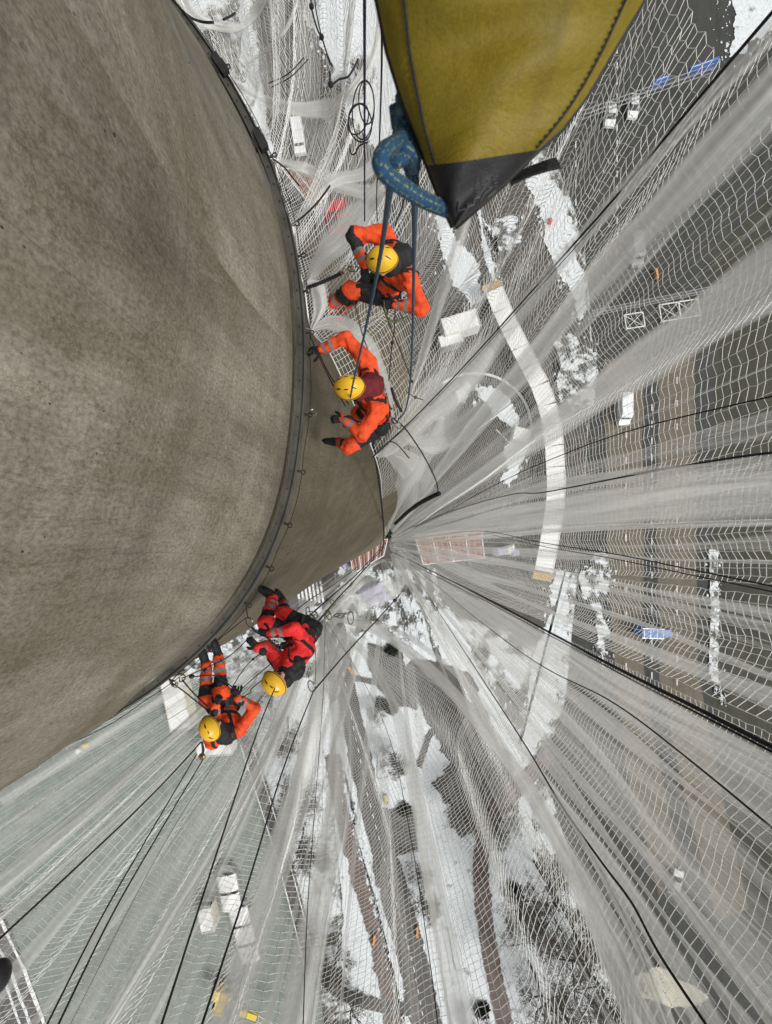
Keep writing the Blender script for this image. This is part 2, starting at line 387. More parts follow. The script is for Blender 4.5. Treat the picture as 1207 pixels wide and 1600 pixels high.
flat('road_bend', band(crl([(470, 1440), (490, 1505), (530, 1550), (592, 1572), (640, 1575)]), 20), m_asph2, .6, 5)
flat('path', band(crl([(650, 900), (668, 960), (690, 1050), (700, 1110), (672, 1150), (655, 1200)]), 9), m_asph2, .6, 5)
flat('parking', [(575, 1005), (630, 1020), (640, 1060), (665, 1085), (650, 1110), (600, 1085), (575, 1040)], m_asph2, 1.5, 5)
flat('path', band([(556, 1060), (610, 1072), (665, 1075)], 9), m_asph2, .5, 5)
for x in (625, 645, 663, 682): flat('snow', band(crl([(x-5, 890), (x+5, 950), (x+20, 1010)]), 6), m_snow, 1.2, 4)
flat('gravel_bay', [(985, 1535), (1000, 1520), (1030, 1510), (1055, 1527), (1085, 1540), (1108, 1560), (1085, 1572), (1040, 1570), (1005, 1560)], m_sand, .8, 5)
# lane marks
k = MB(); zlay[0] += .012
for x, ys in ((962, range(60, 420, 24)), (898, range(200, 420, 30)), (1016, range(560, 1100, 26)), (976, range(600, 1080, 40)), (1055, range(560, 1080, 36))):
    for y in ys: k.box(G(x, y)+Vector((0, 0, zlay[0])), (.16, 1.2, .006))
for y in range(1000, 1600, 17):
    x = np.interp(y, [1000, 1110, 1240, 1380, 1500, 1620], [528, 548, 575, 612, 645, 668]); k.box(G(x, y)+Vector((0, 0, zlay[0])), (.14, .8, .006), .25)
tag(k.build('lane_marking', m_paint), kind='structure')
k = MB(); zlay[0] += .012
for i in range(7):
    a = G(466+i*6.3, 903+i*1.2); k.box((a.x, a.y-1.4, zlay[0]+.035), (.36, 4.6, .006), .14)
flatc = tag(k.build('zebra_crossing', m_paint), kind='structure')
flat('crossing_road', [(440, 940), (520, 880), (525, 925), (500, 945), (450, 965)], m_asph2, .5)

# ------------------------------------------------------------ vehicles
m_glass = M('dark_glass', (.02, .023, .026), .15, .1, spec=.6)
m_tyre = M('tyre_rubber', (.02, .02, .02), .9, .2); m_lamp = M('lamp_glass', (.6, .6, .58), .3, .1)
def wheels(root, xs, ys, r):
    for x in xs:
        for y in ys:
            b = MB().tube([(x-.11, y, r), (x+.11, y, r)], r, 14).build('wheel', m_tyre, root)
            MB().tube([(x-.125, y, r), (x+.125, y, r)], r*.55, 10).build('rim', m_silver, b)
def car(px, py, rz, mat, label, kind='car', group='vehicles on the highway far below'):
    root = empty('parked_car' if kind == 'car' else 'delivery_van', G(px, py, 0)+Vector((0, 0, .26)), label, 'car' if kind == 'car' else 'van', group, rz)
    if kind == 'car':
        prof = [(-2.2, .3, .82), (-2.15, .75, .86), (-1.2, .92, .9), (-.9, .95, .9), (.9, 1.0, .9), (1.9, .9, .88), (2.2, .7, .84), (2.22, .3, .82)]
        cab = [(-1.15, .93, .80), (-.55, 1.42, .66), (1.05, 1.44, .66), (1.75, .95, .78)]
    else:
        prof = [(-2.7, .3, .95), (-2.68, 1.0, .96), (-2.1, 1.2, .98), (-1.5, 1.95, .95), (-1.2, 2.2, .93), (2.6, 2.25, .93), (2.75, 2.1, .95), (2.75, .3, .97)]
        cab = [(-2.12, 1.22, .85), (-1.55, 1.97, .80), (-1.45, 2.0, .80), (-1.3, 1.6, .80)]
    vs = []; fs = []; n = len(prof)
    for s in (-1, 1):
        for y, z, hw in prof: vs.append((s*hw, y, z))
    for s in (-1, 1):
        for y, z, hw in prof: vs.append((s*(hw+.03), y, .3 if z < .5 else min(z, .62)))
    fs += [(i, i+1, n+i+1, n+i) for i in range(n-1)]+[(2*n+i, 2*n+i+1, i+1, i) for i in range(n-1)]+[(n+i, n+i+1, 3*n+i+1, 3*n+i) for i in range(n-1)]
    fs += [(3*n-1+0, 2*n, 3*n, 4*n-1)]
    b = MB(); b.add(vs, fs); body = b.build('body', mat, root)
    c = MB(); cv = [(s*hw, y, z) for s in (-1, 1) for y, z, hw in cab]
    if kind == 'car':
        gl = MB(); gl.add([(s*hw*.97, y, z-.01) for s in (-1, 1) for y, z, hw in cab], [(0, 1, 5, 4), (2, 3, 7, 6), (0, 1, 2, 3)[::-1], (4, 5, 6, 7)]); gl.build('windows', m_glass, root)
        rf = MB(); a, q = cab[1], cab[2]; rf.box((0, (a[0]+q[0])/2, a[1]+.01), (a[2]*2, q[0]-a[0]-.1, .06)); rf.build('roof', mat, root)
    else:
        gl = MB(); gl.box((0, -1.82, 1.66), (1.5, .12, .5)); o = gl.build('windscreen', m_glass, root); 
        MB().tube([(-.9, .2, 2.26), (.9, .2, 2.26)], .03, 6).build('roof_bar', m_silver, root)
    L = 2.2 if kind == 'car' else 2.7
    for s in (-1, 1):
        MB().box((s*.62, -L-.01, .62), (.34, .08, .16)).build('headlight', m_lamp, root)
        MB().box((s*1.0, -.95 if kind == 'car' else -1.5, 1.0), (.18, .1, .14)).build('mirror', m_dark, root)
    wheels(root, (-.8, .8), (-L*.62, L*.62), .33)
    return root
m_wcar = M('white_car_paint', (.75, .76, .76), .3, .05); m_gcar = M('grey_car_paint', (.24, .245, .25), .3, .08)
car(950, 186, R(-3), m_wcar, 'white car in the left lane below the blue sign gantry')
car(985, 173, R(-4), m_wcar, 'white car with a dark open load frame, right of its twin near the gantry')
car(970, 643, R(0), m_wcar, 'long white van driving over the beige slab lane at right', 'van')
car(988, 398, R(6), m_gcar, 'pale grey van on the dark highway above the crossed frames', 'van')
car(1050, 1372, R(160), m_gcar, 'grey car with its headlamps lit low on the highway')
car(469, 225, R(8), m_wcar, 'white van parked at upper left behind the net, near the tower', 'van', 'vehicles near the tower foot')
def truck(px, py, rz, L, W, col, label, cab=True, name='box_truck', cat='truck'):
    root = empty(name, G(px, py, 0)+Vector((0, 0, .28)), label, cat, None, rz)
    b = MB(); b.box((0, 0, 1.85), (W, L, 2.5)); b.build('cargo_box', col, root)
    r = MB()
    for s in (-1, 1): r.box((s*(W/2+.02), 0, 3.12), (.08, L+.1, .1))
    for i in range(int(L/1.1)+1): r.box((0, -L/2+i*1.1, 3.12), (W-.1, .05, .05))
    r.build('roof_rail', m_silver, root)
    if cab:
        MB().box((0, -L/2-1.1, 1.45), (W*.92, 1.7, 2.0), 0, .88).build('cab', col, root)
        MB().box((0, -L/2-1.98, 1.75), (W*.8, .1, .7)).build('windscreen', m_glass, root)
    wheels(root, (-W/2+.2, W/2-.2), (-L*.35, L*.35), .45); return root
m_white = M('white_sheet', (.72, .72, .69), .5, .08); m_cream = M('cream_sheet', (.62, .59, .48), .6, .1)
m_blue = M('blue_paint', (.05, .14, .42), .4, .15); m_wood = M('raw_timber', (.42, .28, .12), .7, .25)
truck(1003, 984, R(88), 3.6, 1.6, m_blue, 'small blue truck crossing the dark strip right of the snow verge')
# cabin with a framed flat roof
def cabin(px, py, L, W, H, rz, label, mt, rim, name='site_cabin', group=None):
    root = empty(name, G(px, py, 0)+Vector((0, 0, .1)), label, 'cabin', group, rz)
    MB().box((0, 0, H/2), (L, W, H)).build('wall', mt, root)
    r = MB().box((0, 0, H+.04), (L*.96, W*.94, .07)).build('roof', m_white, root)
    q = MB()
    for s in (-1, 1): q.box((0, s*W/2, H+.1), (L+.1, .12, .22)); q.box((s*L/2, 0, H+.1), (.12, W-.13, .22))
    q.build('parapet', rim, root)
    for i in range(3): MB().box((-L/2+L*(i+.7)/3.4, W/2+.02, H*.55), (.9, .05, 1.0)).build('window', m_glass, root)
    return root
cabin(716, 517, 6.3, 3.0, 2.8, R(17), 'cream site cabin with a bright rimmed flat roof beside the curved walkway', m_white, m_cream)
cabin(702, 540, 4.2, 2.0, 2.4, R(17), 'low grey cabin tucked behind the cream rimmed one', m_gcar, m_silver)
cabin(288, 1090, 3.6, 9.2, 3.0, R(12), 'long cream roofed cabin at the quay below the lowest worker', m_cream, m_cream)
cabin(345, 1158, 6.0, 2.4, 2.8, R(4), 'white cabin half hidden under the lowest worker', m_white, m_cream)
# curved walkway: roof modules
wl = crl([(772, 452), (792, 500), (820, 556), (846, 606), (862, 660), (868, 720), (869, 780), (860, 840), (850, 893)], 20)
root = empty('covered_walkway', G(846, 620, 0), 'white roofed walkway curving through the plaza in box sections', 'walkway')
o0 = root.location
acc = 0; last = 0; cut = [0]
for i in range(1, len(wl)):
    acc += math.hypot(wl[i][0]-wl[i-1][0], wl[i][1]-wl[i-1][1])
    if acc-last > 31: cut.append(i); last = acc
for i, j in zip(cut[:-1], cut[1:]):
    if i == cut[9]: pass
    a, b = G(*wl[i], 3), G(*wl[j], 3); md = (a+b)/2; an = math.atan2(b.y-a.y, b.x-a.x); L = (b-a).length
    m = MB(o0); m.box((md.x, md.y, 2.95), (L-.10, 3.2, .16), an)
    for s in (-1, 1): m.box((md.x-math.sin(an)*s*1.55, md.y+math.cos(an)*s*1.55, 3.07), (L-.12, .12, .08), an)
    m.build('roof', m_white, root)
    m = MB(o0)
    for e in (-1, 1):
        for s in (-1, 1): m.box((md.x+math.cos(an)*e*(L/2-.2)-math.sin(an)*s*1.4, md.y+math.sin(an)*e*(L/2-.2)+math.cos(an)*s*1.4, 1.43), (.12, .12, 2.86), an)
    m.build('post', m_wood, root)
for e, q in ((0, 1), (-1, -2)):
    a, b = G(*wl[e], 3), G(*wl[q], 3); an = math.atan2(b.y-a.y, b.x-a.x); dv = (a-b).normalized()
    c = a+dv*(.7 if e == 0 else .9); m = MB(o0); m.box((c.x, c.y, 2.7), (1.3, 3.3, .16), an); m.build('timber_end', m_wood, root)
# sign gantries and braced frames
m_galv = M('dull_galvanised', (.20, .20, .20), .6, .2)
def gantry(p0, p1, hz, wd, label, signs):
    a, b = G(*p0, hz), G(*p1, hz); root = empty('sign_gantry', G(*p0, 0), label, 'gantry', 'gantries over the highway'); o = root.location
    m = MB(o); dv = (b-a).normalized(); sd = Vector((-dv.y, dv.x, 0))
    for s in (-1, 1):
        for z in (0, -.8): m.tube([a+sd*wd*s+Vector((0, 0, z)), b+sd*wd*s+Vector((0, 0, z))], .09, 6)
    n = int((b-a).length/1.2)
    for i in range(n): m.tube([a+dv*(i*1.2)-sd*wd, a+dv*(i*1.2+.6)+sd*wd, a+dv*((i+1)*1.2)-sd*wd], .045, 4)
    m.build('truss', m_galv, root)
    for e in (a, b): MB(o).tube([(e.x, e.y, .0), (e.x, e.y, hz-.8)], .16, 8).build('post', m_silver, root)
    for t, L in signs:
        c = a+(b-a)*t-sd*(-wd-.25); s = MB(o); an = math.atan2(dv.y, dv.x)
        s.box((c.x, c.y, hz-.4), (L, .5, 1.7), an); p = s.build('sign_panel', m_blue, root)
        s = MB(o); s.box((c.x, c.y, hz+.47), (L*.8, .08, .02), an); s.build('sign_rim', m_paint, p)
    return root
gantry((912, 176), (1118, 102), 6.5, .35, 'grey sign gantry with blue panels spanning the highway at upper right', [(.60, 2.6), (.92, 5.0)])
gantry((925, 488), (1142, 444), 6.5, .25, 'bare grey gantry crossing the highway above the crossed white frames', [])
for (x0, y0, x1, y1, n, lb) in ((975, 492, 1004, 514, 1, 'small white cross braced frame lying on the highway'), (1029, 474, 1090, 500, 2, 'larger white frame with two cross braces beside the smaller one')):
    a = G(x0, y0); b = G(x1, y1); root = empty('braced_frame', G((x0+x1)/2, (y0+y1)/2), lb, 'frame', 'white braced frames on the road', R(9)); L = b.x-a.x; W = a.y-b.y
    q = MB()
    for s in (-1, 1): q.box((0, s*W/2, .5), (L, .16, .16))
    for i in range(n+1): q.box((-L/2+L*i/n, 0, .5), (.16, W-.18, .16))
    q.build('frame', m_white, root); q = MB()
    for i in range(n):
        u, v = -L/2+L*i/n, -L/2+L*(i+1)/n; q.tube([(u, -W/2, .45), (v, W/2, .45)], .06, 4); q.tube([(v, -W/2, .36), (u, W/2, .36)], .06, 4)
    q.build('brace', m_white, root)
    for sx in (-1, 1):
        for sy in (-1, 1): MB().box((sx*L/2, sy*W/2, .3), (.2, .2, .24)).build('foot', m_white, root)
m_or = M('orange_paint', (.75, .28, .03), .5, .1); m_yelp = M('yellow_crane_paint', (.68, .50, .06), .5, .12); m_redp = M('red_paint', (.5, .04, .05), .5, .12)
def barrier(px, py, rz, mt, label, n=3):
    root = empty('road_barrier', G(px, py, .02), label, 'barrier', None, rz)
    MB().box((0, 0, .8), (.35, 1.7, .5)).build('panel', mt, root)
    for s in (-1, 1): MB().box((0, s*.7, .28), (.6, .2, .5)).build('foot', m_dark, root)
barrier(1022, 432, R(8), m_or, 'orange road barrier standing on the highway near the bare gantry')
barrier(603, 1246, R(10), m_yelp, 'yellow barrier on snow beside the south road')
barrier(585, 1462, R(-10), m_or, 'long orange barrier on the brown path by the south road')
barrier(652, 1450, R(0), m_or, 'orange barrier at the snowy right edge of the south road')
barrier(549, 1046, R(30), m_or, 'small orange barrier near the top of the south road')
m = MB(); c = G(858, 348)
tag(MB().tube([(c.x, c.y, .0), (c.x, c.y, .5), (c.x, c.y, .9), (c.x, c.y, 1.0)], [.55, .5, .3, .1], 12).build('bollard', m_redp, None, True), 'red rounded marker standing in the snow strip', 'marker')
# brick-red terraces with white ribs
m_brick = M('red_brown_roofing', (.20, .085, .055), .8, .3, 1.2)
def terrace(pix, h, lab, dirv, n):
    c = [sum(p[0] for p in pix)/len(pix), sum(p[1] for p in pix)/len(pix)]; root = empty('terrace_roof', G(*c, 0), lab, 'building', 'red brown roofs at the tower foot'); o = root.location
    pts = [G(x, y, h) for x, y in pix]; MB(o).prism(pts, .05, h-.12).build('wall', m_gcar, root); MB(o).prism(pts, h-.12, h).build('roof', m_brick, root)
    m = MB(o); a, b, cc, d = pts[:4]
    for i in range(n+1):
        t = i/n; m.tube([a.lerp(b, t)+Vector((0, 0, .06)), d.lerp(cc, t)+Vector((0, 0, .06))], .1, 4)
    for i in range(n*3):
        t = (i+.5)/(n*3); m.tube([a.lerp(b, t)+Vector((0, 0, .01)), d.lerp(cc, t)+Vector((0, 0, .01))], .03, 3)
    m.tube([a, b, cc, d, a], .09, 4); m.build('rib', m_white, root)
terrace([(648, 836), (752, 827), (757, 872), (662, 882)], 4, 'red brown ribbed roof right of the net knot at the tower foot', 0, 4)
terrace([(545, 852), (606, 842), (600, 868), (552, 896)], 4, 'red brown ribbed roof left of the net knot, against the tower', 0, 4)
terrace([(440, 262), (478, 268), (512, 300), (492, 330)], 4, 'plain red brown roof beside the tower near the upper worker', 0, 2)
# market stalls
m_lilac = M('lilac_awning', (.42, .38, .55), .6, .15)
for i, (x, y, w_, h_) in enumerate([(778, 861, 2.2, 1.4), (792, 858, 1.8, 1.5), (800, 863, 1.4, 1.2), (574, 925, 2.0, 2.0), (588, 918, 2.4, 1.6), (598, 930, 1.8, 1.8), (582, 938, 1.6, 1.3), (540, 880, 1.6, 1.6)]):
    lab = ['lilac topped stall, left of three in a row by the ribbed roof', 'lilac topped stall in the middle of three by the ribbed roof', 'small lilac stall, right of three by the ribbed roof',
           'lilac stall at the left of the cluster below the net knot', 'wide lilac stall at the top of the cluster below the net knot', 'lilac stall at the right of the cluster below the net knot', 'small lilac stall at the bottom of the cluster below the net knot', 'small lilac stall close against the tower edge'][i]
    root = empty('market_stall', G(x, y, .1), lab, 'stall', 'lilac market stalls', R(8+i*5))
    MB().box((0, 0, 2.3), (w_, h_, .5), 0, .5).build('awning', [m_lilac, m_white][i % 2 and i < 3], root)
    MB().box((0, 0, .5), (w_*.85, h_*.7, .9)).build('counter', m_white, root)
    for sx in (-1, 1):
        for sy in (-1, 1): MB().tube([(sx*w_*.45, sy*h_*.45, 0), (sx*w_*.45, sy*h_*.45, 2.05)], .04, 5).build('post', m_silver, root)
# red and white play frame
root = empty('play_frame', G(528, 342, .1), 'red barred play frame on snow left of the upper worker', 'frame', None, R(18))
q = MB()
for i in range(3): q.tube([(-2+i*2, -2.6, .8), (-2+i*2, 2.6, .8)], .11, 5); q.tube([(-2, -2.6+i*2.6, .85), (2, -2.6+i*2.6, .85)], .11, 5)
q.build('bar', m_redp, root); MB().box((0, 1.9, .5), (4, 1.3, .3)).build('deck', m_redp, root)
for sx in (-1, 1):
    for sy in (-1, 1): MB().tube([(sx*2, sy*2.6, 0), (sx*2, sy*2.6, .75)], .12, 6).build('post', m_redp, root)
# round kerb of the plaza and small kiosk, lamp posts
q = MB(); pts = [G(742+88*math.cos(R(a)), 672-88*math.sin(R(a)), 0)+Vector((0, 0, .3)) for a in range(0, 130, 5)]; q.tube(pts, .24, 5); tag(q.build('round_railing', m_white), 'pale curved railing round the plaza beside the white walkway', 'railing')
cabin(718, 623, 1.6, 1.6, 2.4, R(20), 'tiny white kiosk inside the curved plaza railing', m_white, m_white, 'kiosk')
cabin(808, 685, 2.6, 2.2, 2.6, R(-15), 'small snow covered kiosk near the curved walkway', m_white, m_white, 'kiosk')
for i, (a, b, lb) in enumerate([((745, 672), (800, 632), 'long pale pole lying slanted across the plaza'), ((775, 672), (798, 695), 'short pale pole beside the snow covered kiosk')]):
    tag(MB().tube([G(*a)+Vector((0, 0, .3)), G(*b)+Vector((0, 0, .35))], .14, 6).build('pole', m_white), lb, 'pole')
# barges / boats with hatch covers, crane, bridge
def barge(px, py, rz, n, label):
    root = empty('barge', G(px, py, .05), label, 'barge', 'white barges on the grey green water', rz); L = n*3.4
    hp = [(-1.9, -L/2), (1.9, -L/2), (2.0, L/2-1), (0.9, L/2+1.2), (-.9, L/2+1.2), (-2.0, L/2-1)]
    MB().prism(hp, 0, 1.2).build('hull', m_gcar, root)
    for i in range(n):
        q = MB(); seg = 8
        for k in range(seg):
            a0, a1 = PI*k/seg, PI*(k+1)/seg
            q.add([(-1.7*math.cos(a0), -L/2+i*3.4+.2, 1.2+.5*math.sin(a0)), (-1.7*math.cos(a1), -L/2+i*3.4+.2, 1.2+.5*math.sin(a1)), (-1.7*math.cos(a1), -L/2+i*3.4+3.1, 1.2+.5*math.sin(a1)), (-1.7*math.cos(a0), -L/2+i*3.4+3.1, 1.2+.5*math.sin(a0))], [(0, 1, 2, 3)])
        q.build('hatch_cover', m_white, root)
barge(385, 1450, R(14), 3, 'white barge with three curved covers near the yellow crane')
barge(362, 1385, R(10), 2, 'short white barge above the three cover barge')
cabin(332, 1418, 2.2, 4.0, 2.6, R(12), 'narrow cream cabin beside the barges', m_cream, m_white)
root = empty('yellow_crane', G(352, 1540, .1), 'yellow mobile crane with a long pale lattice jib reaching right', 'crane', None, R(-12))
MB().box((0, -1.6, .9), (1.7, 4.8, 1.2)).build('chassis', m_yelp, root); MB().box((0, .6, 2.0), (3.4, 1.7, 1.5)).build('cab', m_yelp, root)
MB().box((1.1, .6, 2.1), (1.1, 1.75, .7)).build('window', m_glass, root)
q = MB(); a, b = Vector((1.5, .6, 3)), Vector((19, -1.6, 6)); dv = (b-a).normalized(); sd = Vector((-dv.y, dv.x, 0)).normalized()
for s in (-1, 1): q.tube([a+sd*.6*s, b+sd*.3*s], .12, 5)
for i in range(22): t = i/22; q.tube([a.lerp(b, t)+sd*.58, a.lerp(b, t+1/44)-sd*.5, a.lerp(b, t+1/22)+sd*.5], .05, 3)
q.build('jib', m_cream, root)
MB().box((5.5, .1, 3.9), (3.0, 1.0, .5), R(-7)).build('jib_sleeve', m_yelp, root)
for s in (-1, 1): MB().box((s*1.1, -1.6, .5), (.5, 4.4, .9)).build('crawler', m_tyre, root)
root = empty('footbridge', G(430, 1300, 0), 'long narrow footbridge with pale rails along the waterside', 'bridge'); o = root.location
bl = crl([(388, 1160), (420, 1260), (448, 1350), (474, 1450), (490, 1520)], 6)
q = MB(o); L = [G(x, y, 1.2) for x, y in bl]
for a, b in zip(L[:-1], L[1:]): md = (a+b)/2; q.box(md, ((b-a).length*1.02, 2.0, .2), math.atan2(b.y-a.y, b.x-a.x))
q.build('deck', m_asph2, root)
for s in (-1, 1):
    q = MB(o); q.tube([p+Vector((s*1.0, 0, 1.0)) for p in L], .09, 5)
    for p in L: q.tube([p+Vector((s*1.0, 0, 0)), p+Vector((s*1.0, 0, 1.0))], .05, 4)
    q.build('railing', m_white, root)
tag(MB().prism([G(x, y) for x, y in [(133, 1160), (139, 1160), (139, 1166), (133, 1166)]], 0, .8).build('buoy', m_yelp), 'small yellow buoy floating near the tower edge', 'buoy')
tag(MB().ball(G(124, 1172)+Vector((0, 0, .3)), .5).build('buoy', m_white), 'small white buoy beside the yellow one', 'buoy')
def lamp_post(px, py, lab):
    root = empty('street_lamp', G(px, py, 0), lab, 'street lamp', 'street lamps along the roads')
    MB().tube([(0, 0, 0), (0, 0, 7.6), (.3, 0, 7.95), (1.4, .3, 8.1)], [.1, .07, .06, .05], 6).build('pole', m_gcar, root); MB().box((1.6, .35, 8.08), (.7, .28, .12), .2).build('lamp_head', m_silver, root)
for px, py, lb in ((640, 1300, 'street lamp by the side road opening'), (590, 1180, 'street lamp left of the small bare tree on snow'), (700, 1450, 'street lamp on snow between road and curved path'), (850, 1370, 'street lamp in the snow right of the curved path'), (905, 250, 'street lamp at the left kerb of the highway')): lamp_post(px, py, lb)

# ------------------------------------------------------------ trees
m_bark = M('winter_bark', (.075, .065, .055), .9, .3, 3); m_twig = M('bare_twigs', (.10, .088, .075), .9, .3, 3)
m_ever = M('dark_evergreen', (.030, .045, .028), .85, .5, 1.5)
def make_tree(seed, H, spread, name='bare_tree'):
    rnd = random.Random(seed); tr = MB(); tw = MB(); H *= 1.25
    def br(p, d, L, r, lev):
        n = 3; pts = [p]; rr = [r]; q = p
        for i in range(n):
            d = (d+Vector((rnd.gauss(0, .16), rnd.gauss(0, .16), .03))).normalized(); q = q+d*L/n; pts.append(q); rr.append(max(.016, r*(1-.5*(i+1)/n)))
        (tr if lev < 2 else tw).tube(pts, rr, 6 if lev < 1 else (4 if lev < 3 else 3), cap=False)
        if lev >= 5: return
        k = (9, 6, 5, 4, 3)[lev]
        for i in range(k):
            t = .35+.65*(i+rnd.random())/k; b = pts[0].lerp(pts[-1], t) if lev else pts[0].lerp(pts[-1], .35+.65*t)
            a = rnd.random()*2*PI; o = d.orthogonal().normalized(); s = d.cross(o)
            nd = (d*rnd.uniform(.25, .8)+(o*math.cos(a)+s*math.sin(a))*rnd.uniform(.6, 1.1)*spread).normalized()
            br(b, nd, L*rnd.uniform(.42, .68), r*.42, lev+1)
    br(Vector((0, 0, 0)), Vector((rnd.gauss(0, .05), rnd.gauss(0, .05), 1)), H*.6, H*.018, 0)
    root = empty(name, (0, 0, 0), 'x', 'tree', 'bare winter trees in the snow'); tr.build('trunk', m_bark, root); tw.build('crown', m_twig, root); return root
protos = [make_tree(3, 9, 1.0), make_tree(11, 12, .9), make_tree(23, 6, 1.2)]; used = [False]*3
tree_spots = [(835, 1345, 1, 1.1, 'tall bare tree right of the curved path at its first bend'), (868, 1400, 1, 1.3, 'largest bare tree low in the snow field right of the curved path'), (900, 1490, 0, 1.2, 'bare tree near the lower right edge of the snow field'),
    (825, 1500, 1, 1.0, 'bare tree hugging the lower curved path'), (870, 1560, 0, 1.2, 'bare tree at the bottom between path and highway'), (800, 1395, 2, 1.2, 'low bushy bare tree just right of the curved path'),
    (560, 1545, 0, 1.1, 'bare tree inside the bend of the small road'), (530, 1480, 2, 1.2, 'small bare tree above the road bend'), (610, 1175, 2, .9, 'small bare tree alone on snow right of the south road'),
    (590, 1110, 2, .6, 'tiny bare tree at the top of the snow strip'), (650, 1345, 2, .8, 'small bare tree beside the lamp on the road edge'), (655, 1385, 2, 1.0, 'bare tree on the right kerb of the south road'),
    (720, 1230, 0, .9, 'bare tree in the brushwood at its left side'), (760, 1260, 0, 1.0, 'bare tree in the brushwood where the curved path starts'), (745, 1190, 2, 1.2, 'bushy bare tree at the middle of the brushwood'), (700, 1100, 2, 1.0, 'bare tree at the upper end of the brushwood'),
    (470, 1210, 0, 1.0, 'bare tree beside the footbridge upper end'), (475, 1290, 2, 1.3, 'bushy bare tree beside the footbridge middle'), (450, 1120, 0, 1.0, 'bare tree behind the helmet of the red worker'),
    (480, 60, 0, .9, 'bare tree at the top between the van and the hanging cord'), (560, 150, 2, 1.0, 'bare tree behind the coiled cable'), (520, 180, 2, .9, 'bare tree left of the coiled cable'), (745, 1585, 2, .9, 'bare bush at the bottom left of the curved path'),
    (510, 905, 2, .7, 'small bare tree right of the zebra crossing'), (640, 920, 2, .6, 'tiny bare tree below the red brown ribbed roof'), (870, 560, 2, .5, 'tiny bare tree in the snow patch by the highway')]
for x, y, k, s, lb in tree_spots:
    o = protos[k] if not used[k] else copy_tree(protos[k]); used[k] = True
    o.location = G(x, y, 0); o.rotation_euler = (0, 0, random.random()*6.28); s *= 1.1 if y > 1320 and x > 790 else 1.0; o.scale = (s, s, s); o['label'] = lb
def bush(px, py, r, lab):
    rnd = random.Random(px); m = MB()
    for i in range(int(260*r*r)+120):
        a = rnd.random()*6.28; e = math.asin(rnd.random()); q = r*(rnd.random()**.4)*rnd.uniform(.75, 1.1)
        c = Vector((math.cos(a)*math.cos(e)*q, math.sin(a)*math.cos(e)*q, .3+math.sin(e)*q)); u = Vector((rnd.gauss(0, 1), rnd.gauss(0, 1), rnd.gauss(0, 1))).normalized()*.22; v = u.orthogonal().normalized()*.16
        m.add([c-u, c+v, c+u, c-v], [(0, 1, 2, 3)])
    root = empty('evergreen_shrub', G(px, py, 0), lab, 'shrub', 'dark evergreen shrubs'); m.build('foliage', m_ever, root); MB().tube([(0, 0, 0), (0, 0, r*.6)], .1, 6).build('stem', m_bark, root)
for a in [(592, 834, 2.2, 'dark green shrub filling the gap between tower tip and net knot'), (606, 824, 1.6, 'smaller green shrub right beside the tower tip'), (575, 846, 1.4, 'low green shrub under the tower edge'), (597, 1098, 1.3, 'round dark shrub on the upper snow strip'), (612, 1105, 1.2, 'round dark shrub right of its twin on the snow strip'), (612, 1015, 1.3, 'dark shrub near the parking bay'),
          (800, 1390, 1.9, 'large dark shrub under the bushy tree by the curved path'), (508, 1345, 1.5, 'dark shrub left of the south road'), (632, 1262, 1.4, 'dark shrub at the corner of the side road'), (752, 1572, 1.5, 'dark shrub at the bottom beside the curved path')]: bush(*a)

# ------------------------------------------------------------ tower
TC = (-5.72, 1.864); TR = 4.92; DR = 4.5
def sstep(a, b, x): t = min(1, max(0, (x-a)/(b-a))); return t*t*(3-2*t)
def sdir(a): return Vector((math.cos(a), math.sin(a), 0))
_mt = [(-180, 1), (-90, .91), (-60, .925), (-43, .972), (-30, 1.010), (-19, 1.017), (-7, 1.002), (5, 1.0), (16, 1.008), (35, 1.015), (45, 1.028), (60, 1.03), (90, 1.0), (180, 1)]
_ma = np.convolve(np.interp(np.arange(-200, 201), [a for a, b in _mt], [b for a, b in _mt]), np.ones(13)/13, 'same'); _ma[:20] = 1; _ma[-20:] = 1
def rmod(a, w=1.0):                                   # the shaft is slightly out of round
    a = (math.degrees(a)+180) % 360-180; return 1+(float(np.interp(a, np.arange(-200, 201), _ma))-1)*w
lvl = [  # depth below camera, axis x, y, radius
    (-6, TC[0], TC[1], 4.62), (0, TC[0], TC[1], 4.62), (1.5, TC[0], TC[1], 4.62), (2.4, TC[0], TC[1], 4.625), (3, TC[0], TC[1], 4.63), (3.4, TC[0], TC[1], 4.67), (3.8, TC[0], TC[1], 4.73), (4.1, TC[0], TC[1], 4.79), (DR-.14, TC[0], TC[1], TR-.092), (DR-.11, TC[0], TC[1], TR-.105)]
low = [(DR-.10, TC[0], TC[1], TR-.17), (DR+.3, TC[0], TC[1], TR-.15), (6, -5.66, 2.0, 4.82), (8, -5.5, 2.35, 4.98), (10, -5.3, 2.82, 5.20), (12, -5.02, 3.42, 5.50), (14, -4.58, 4.0, 5.74), (20, -4.55, 4.05, 5.74), (40, -4.55, 4.05, 5.74), (79.9, -4.55, 4.05, 5.76)]
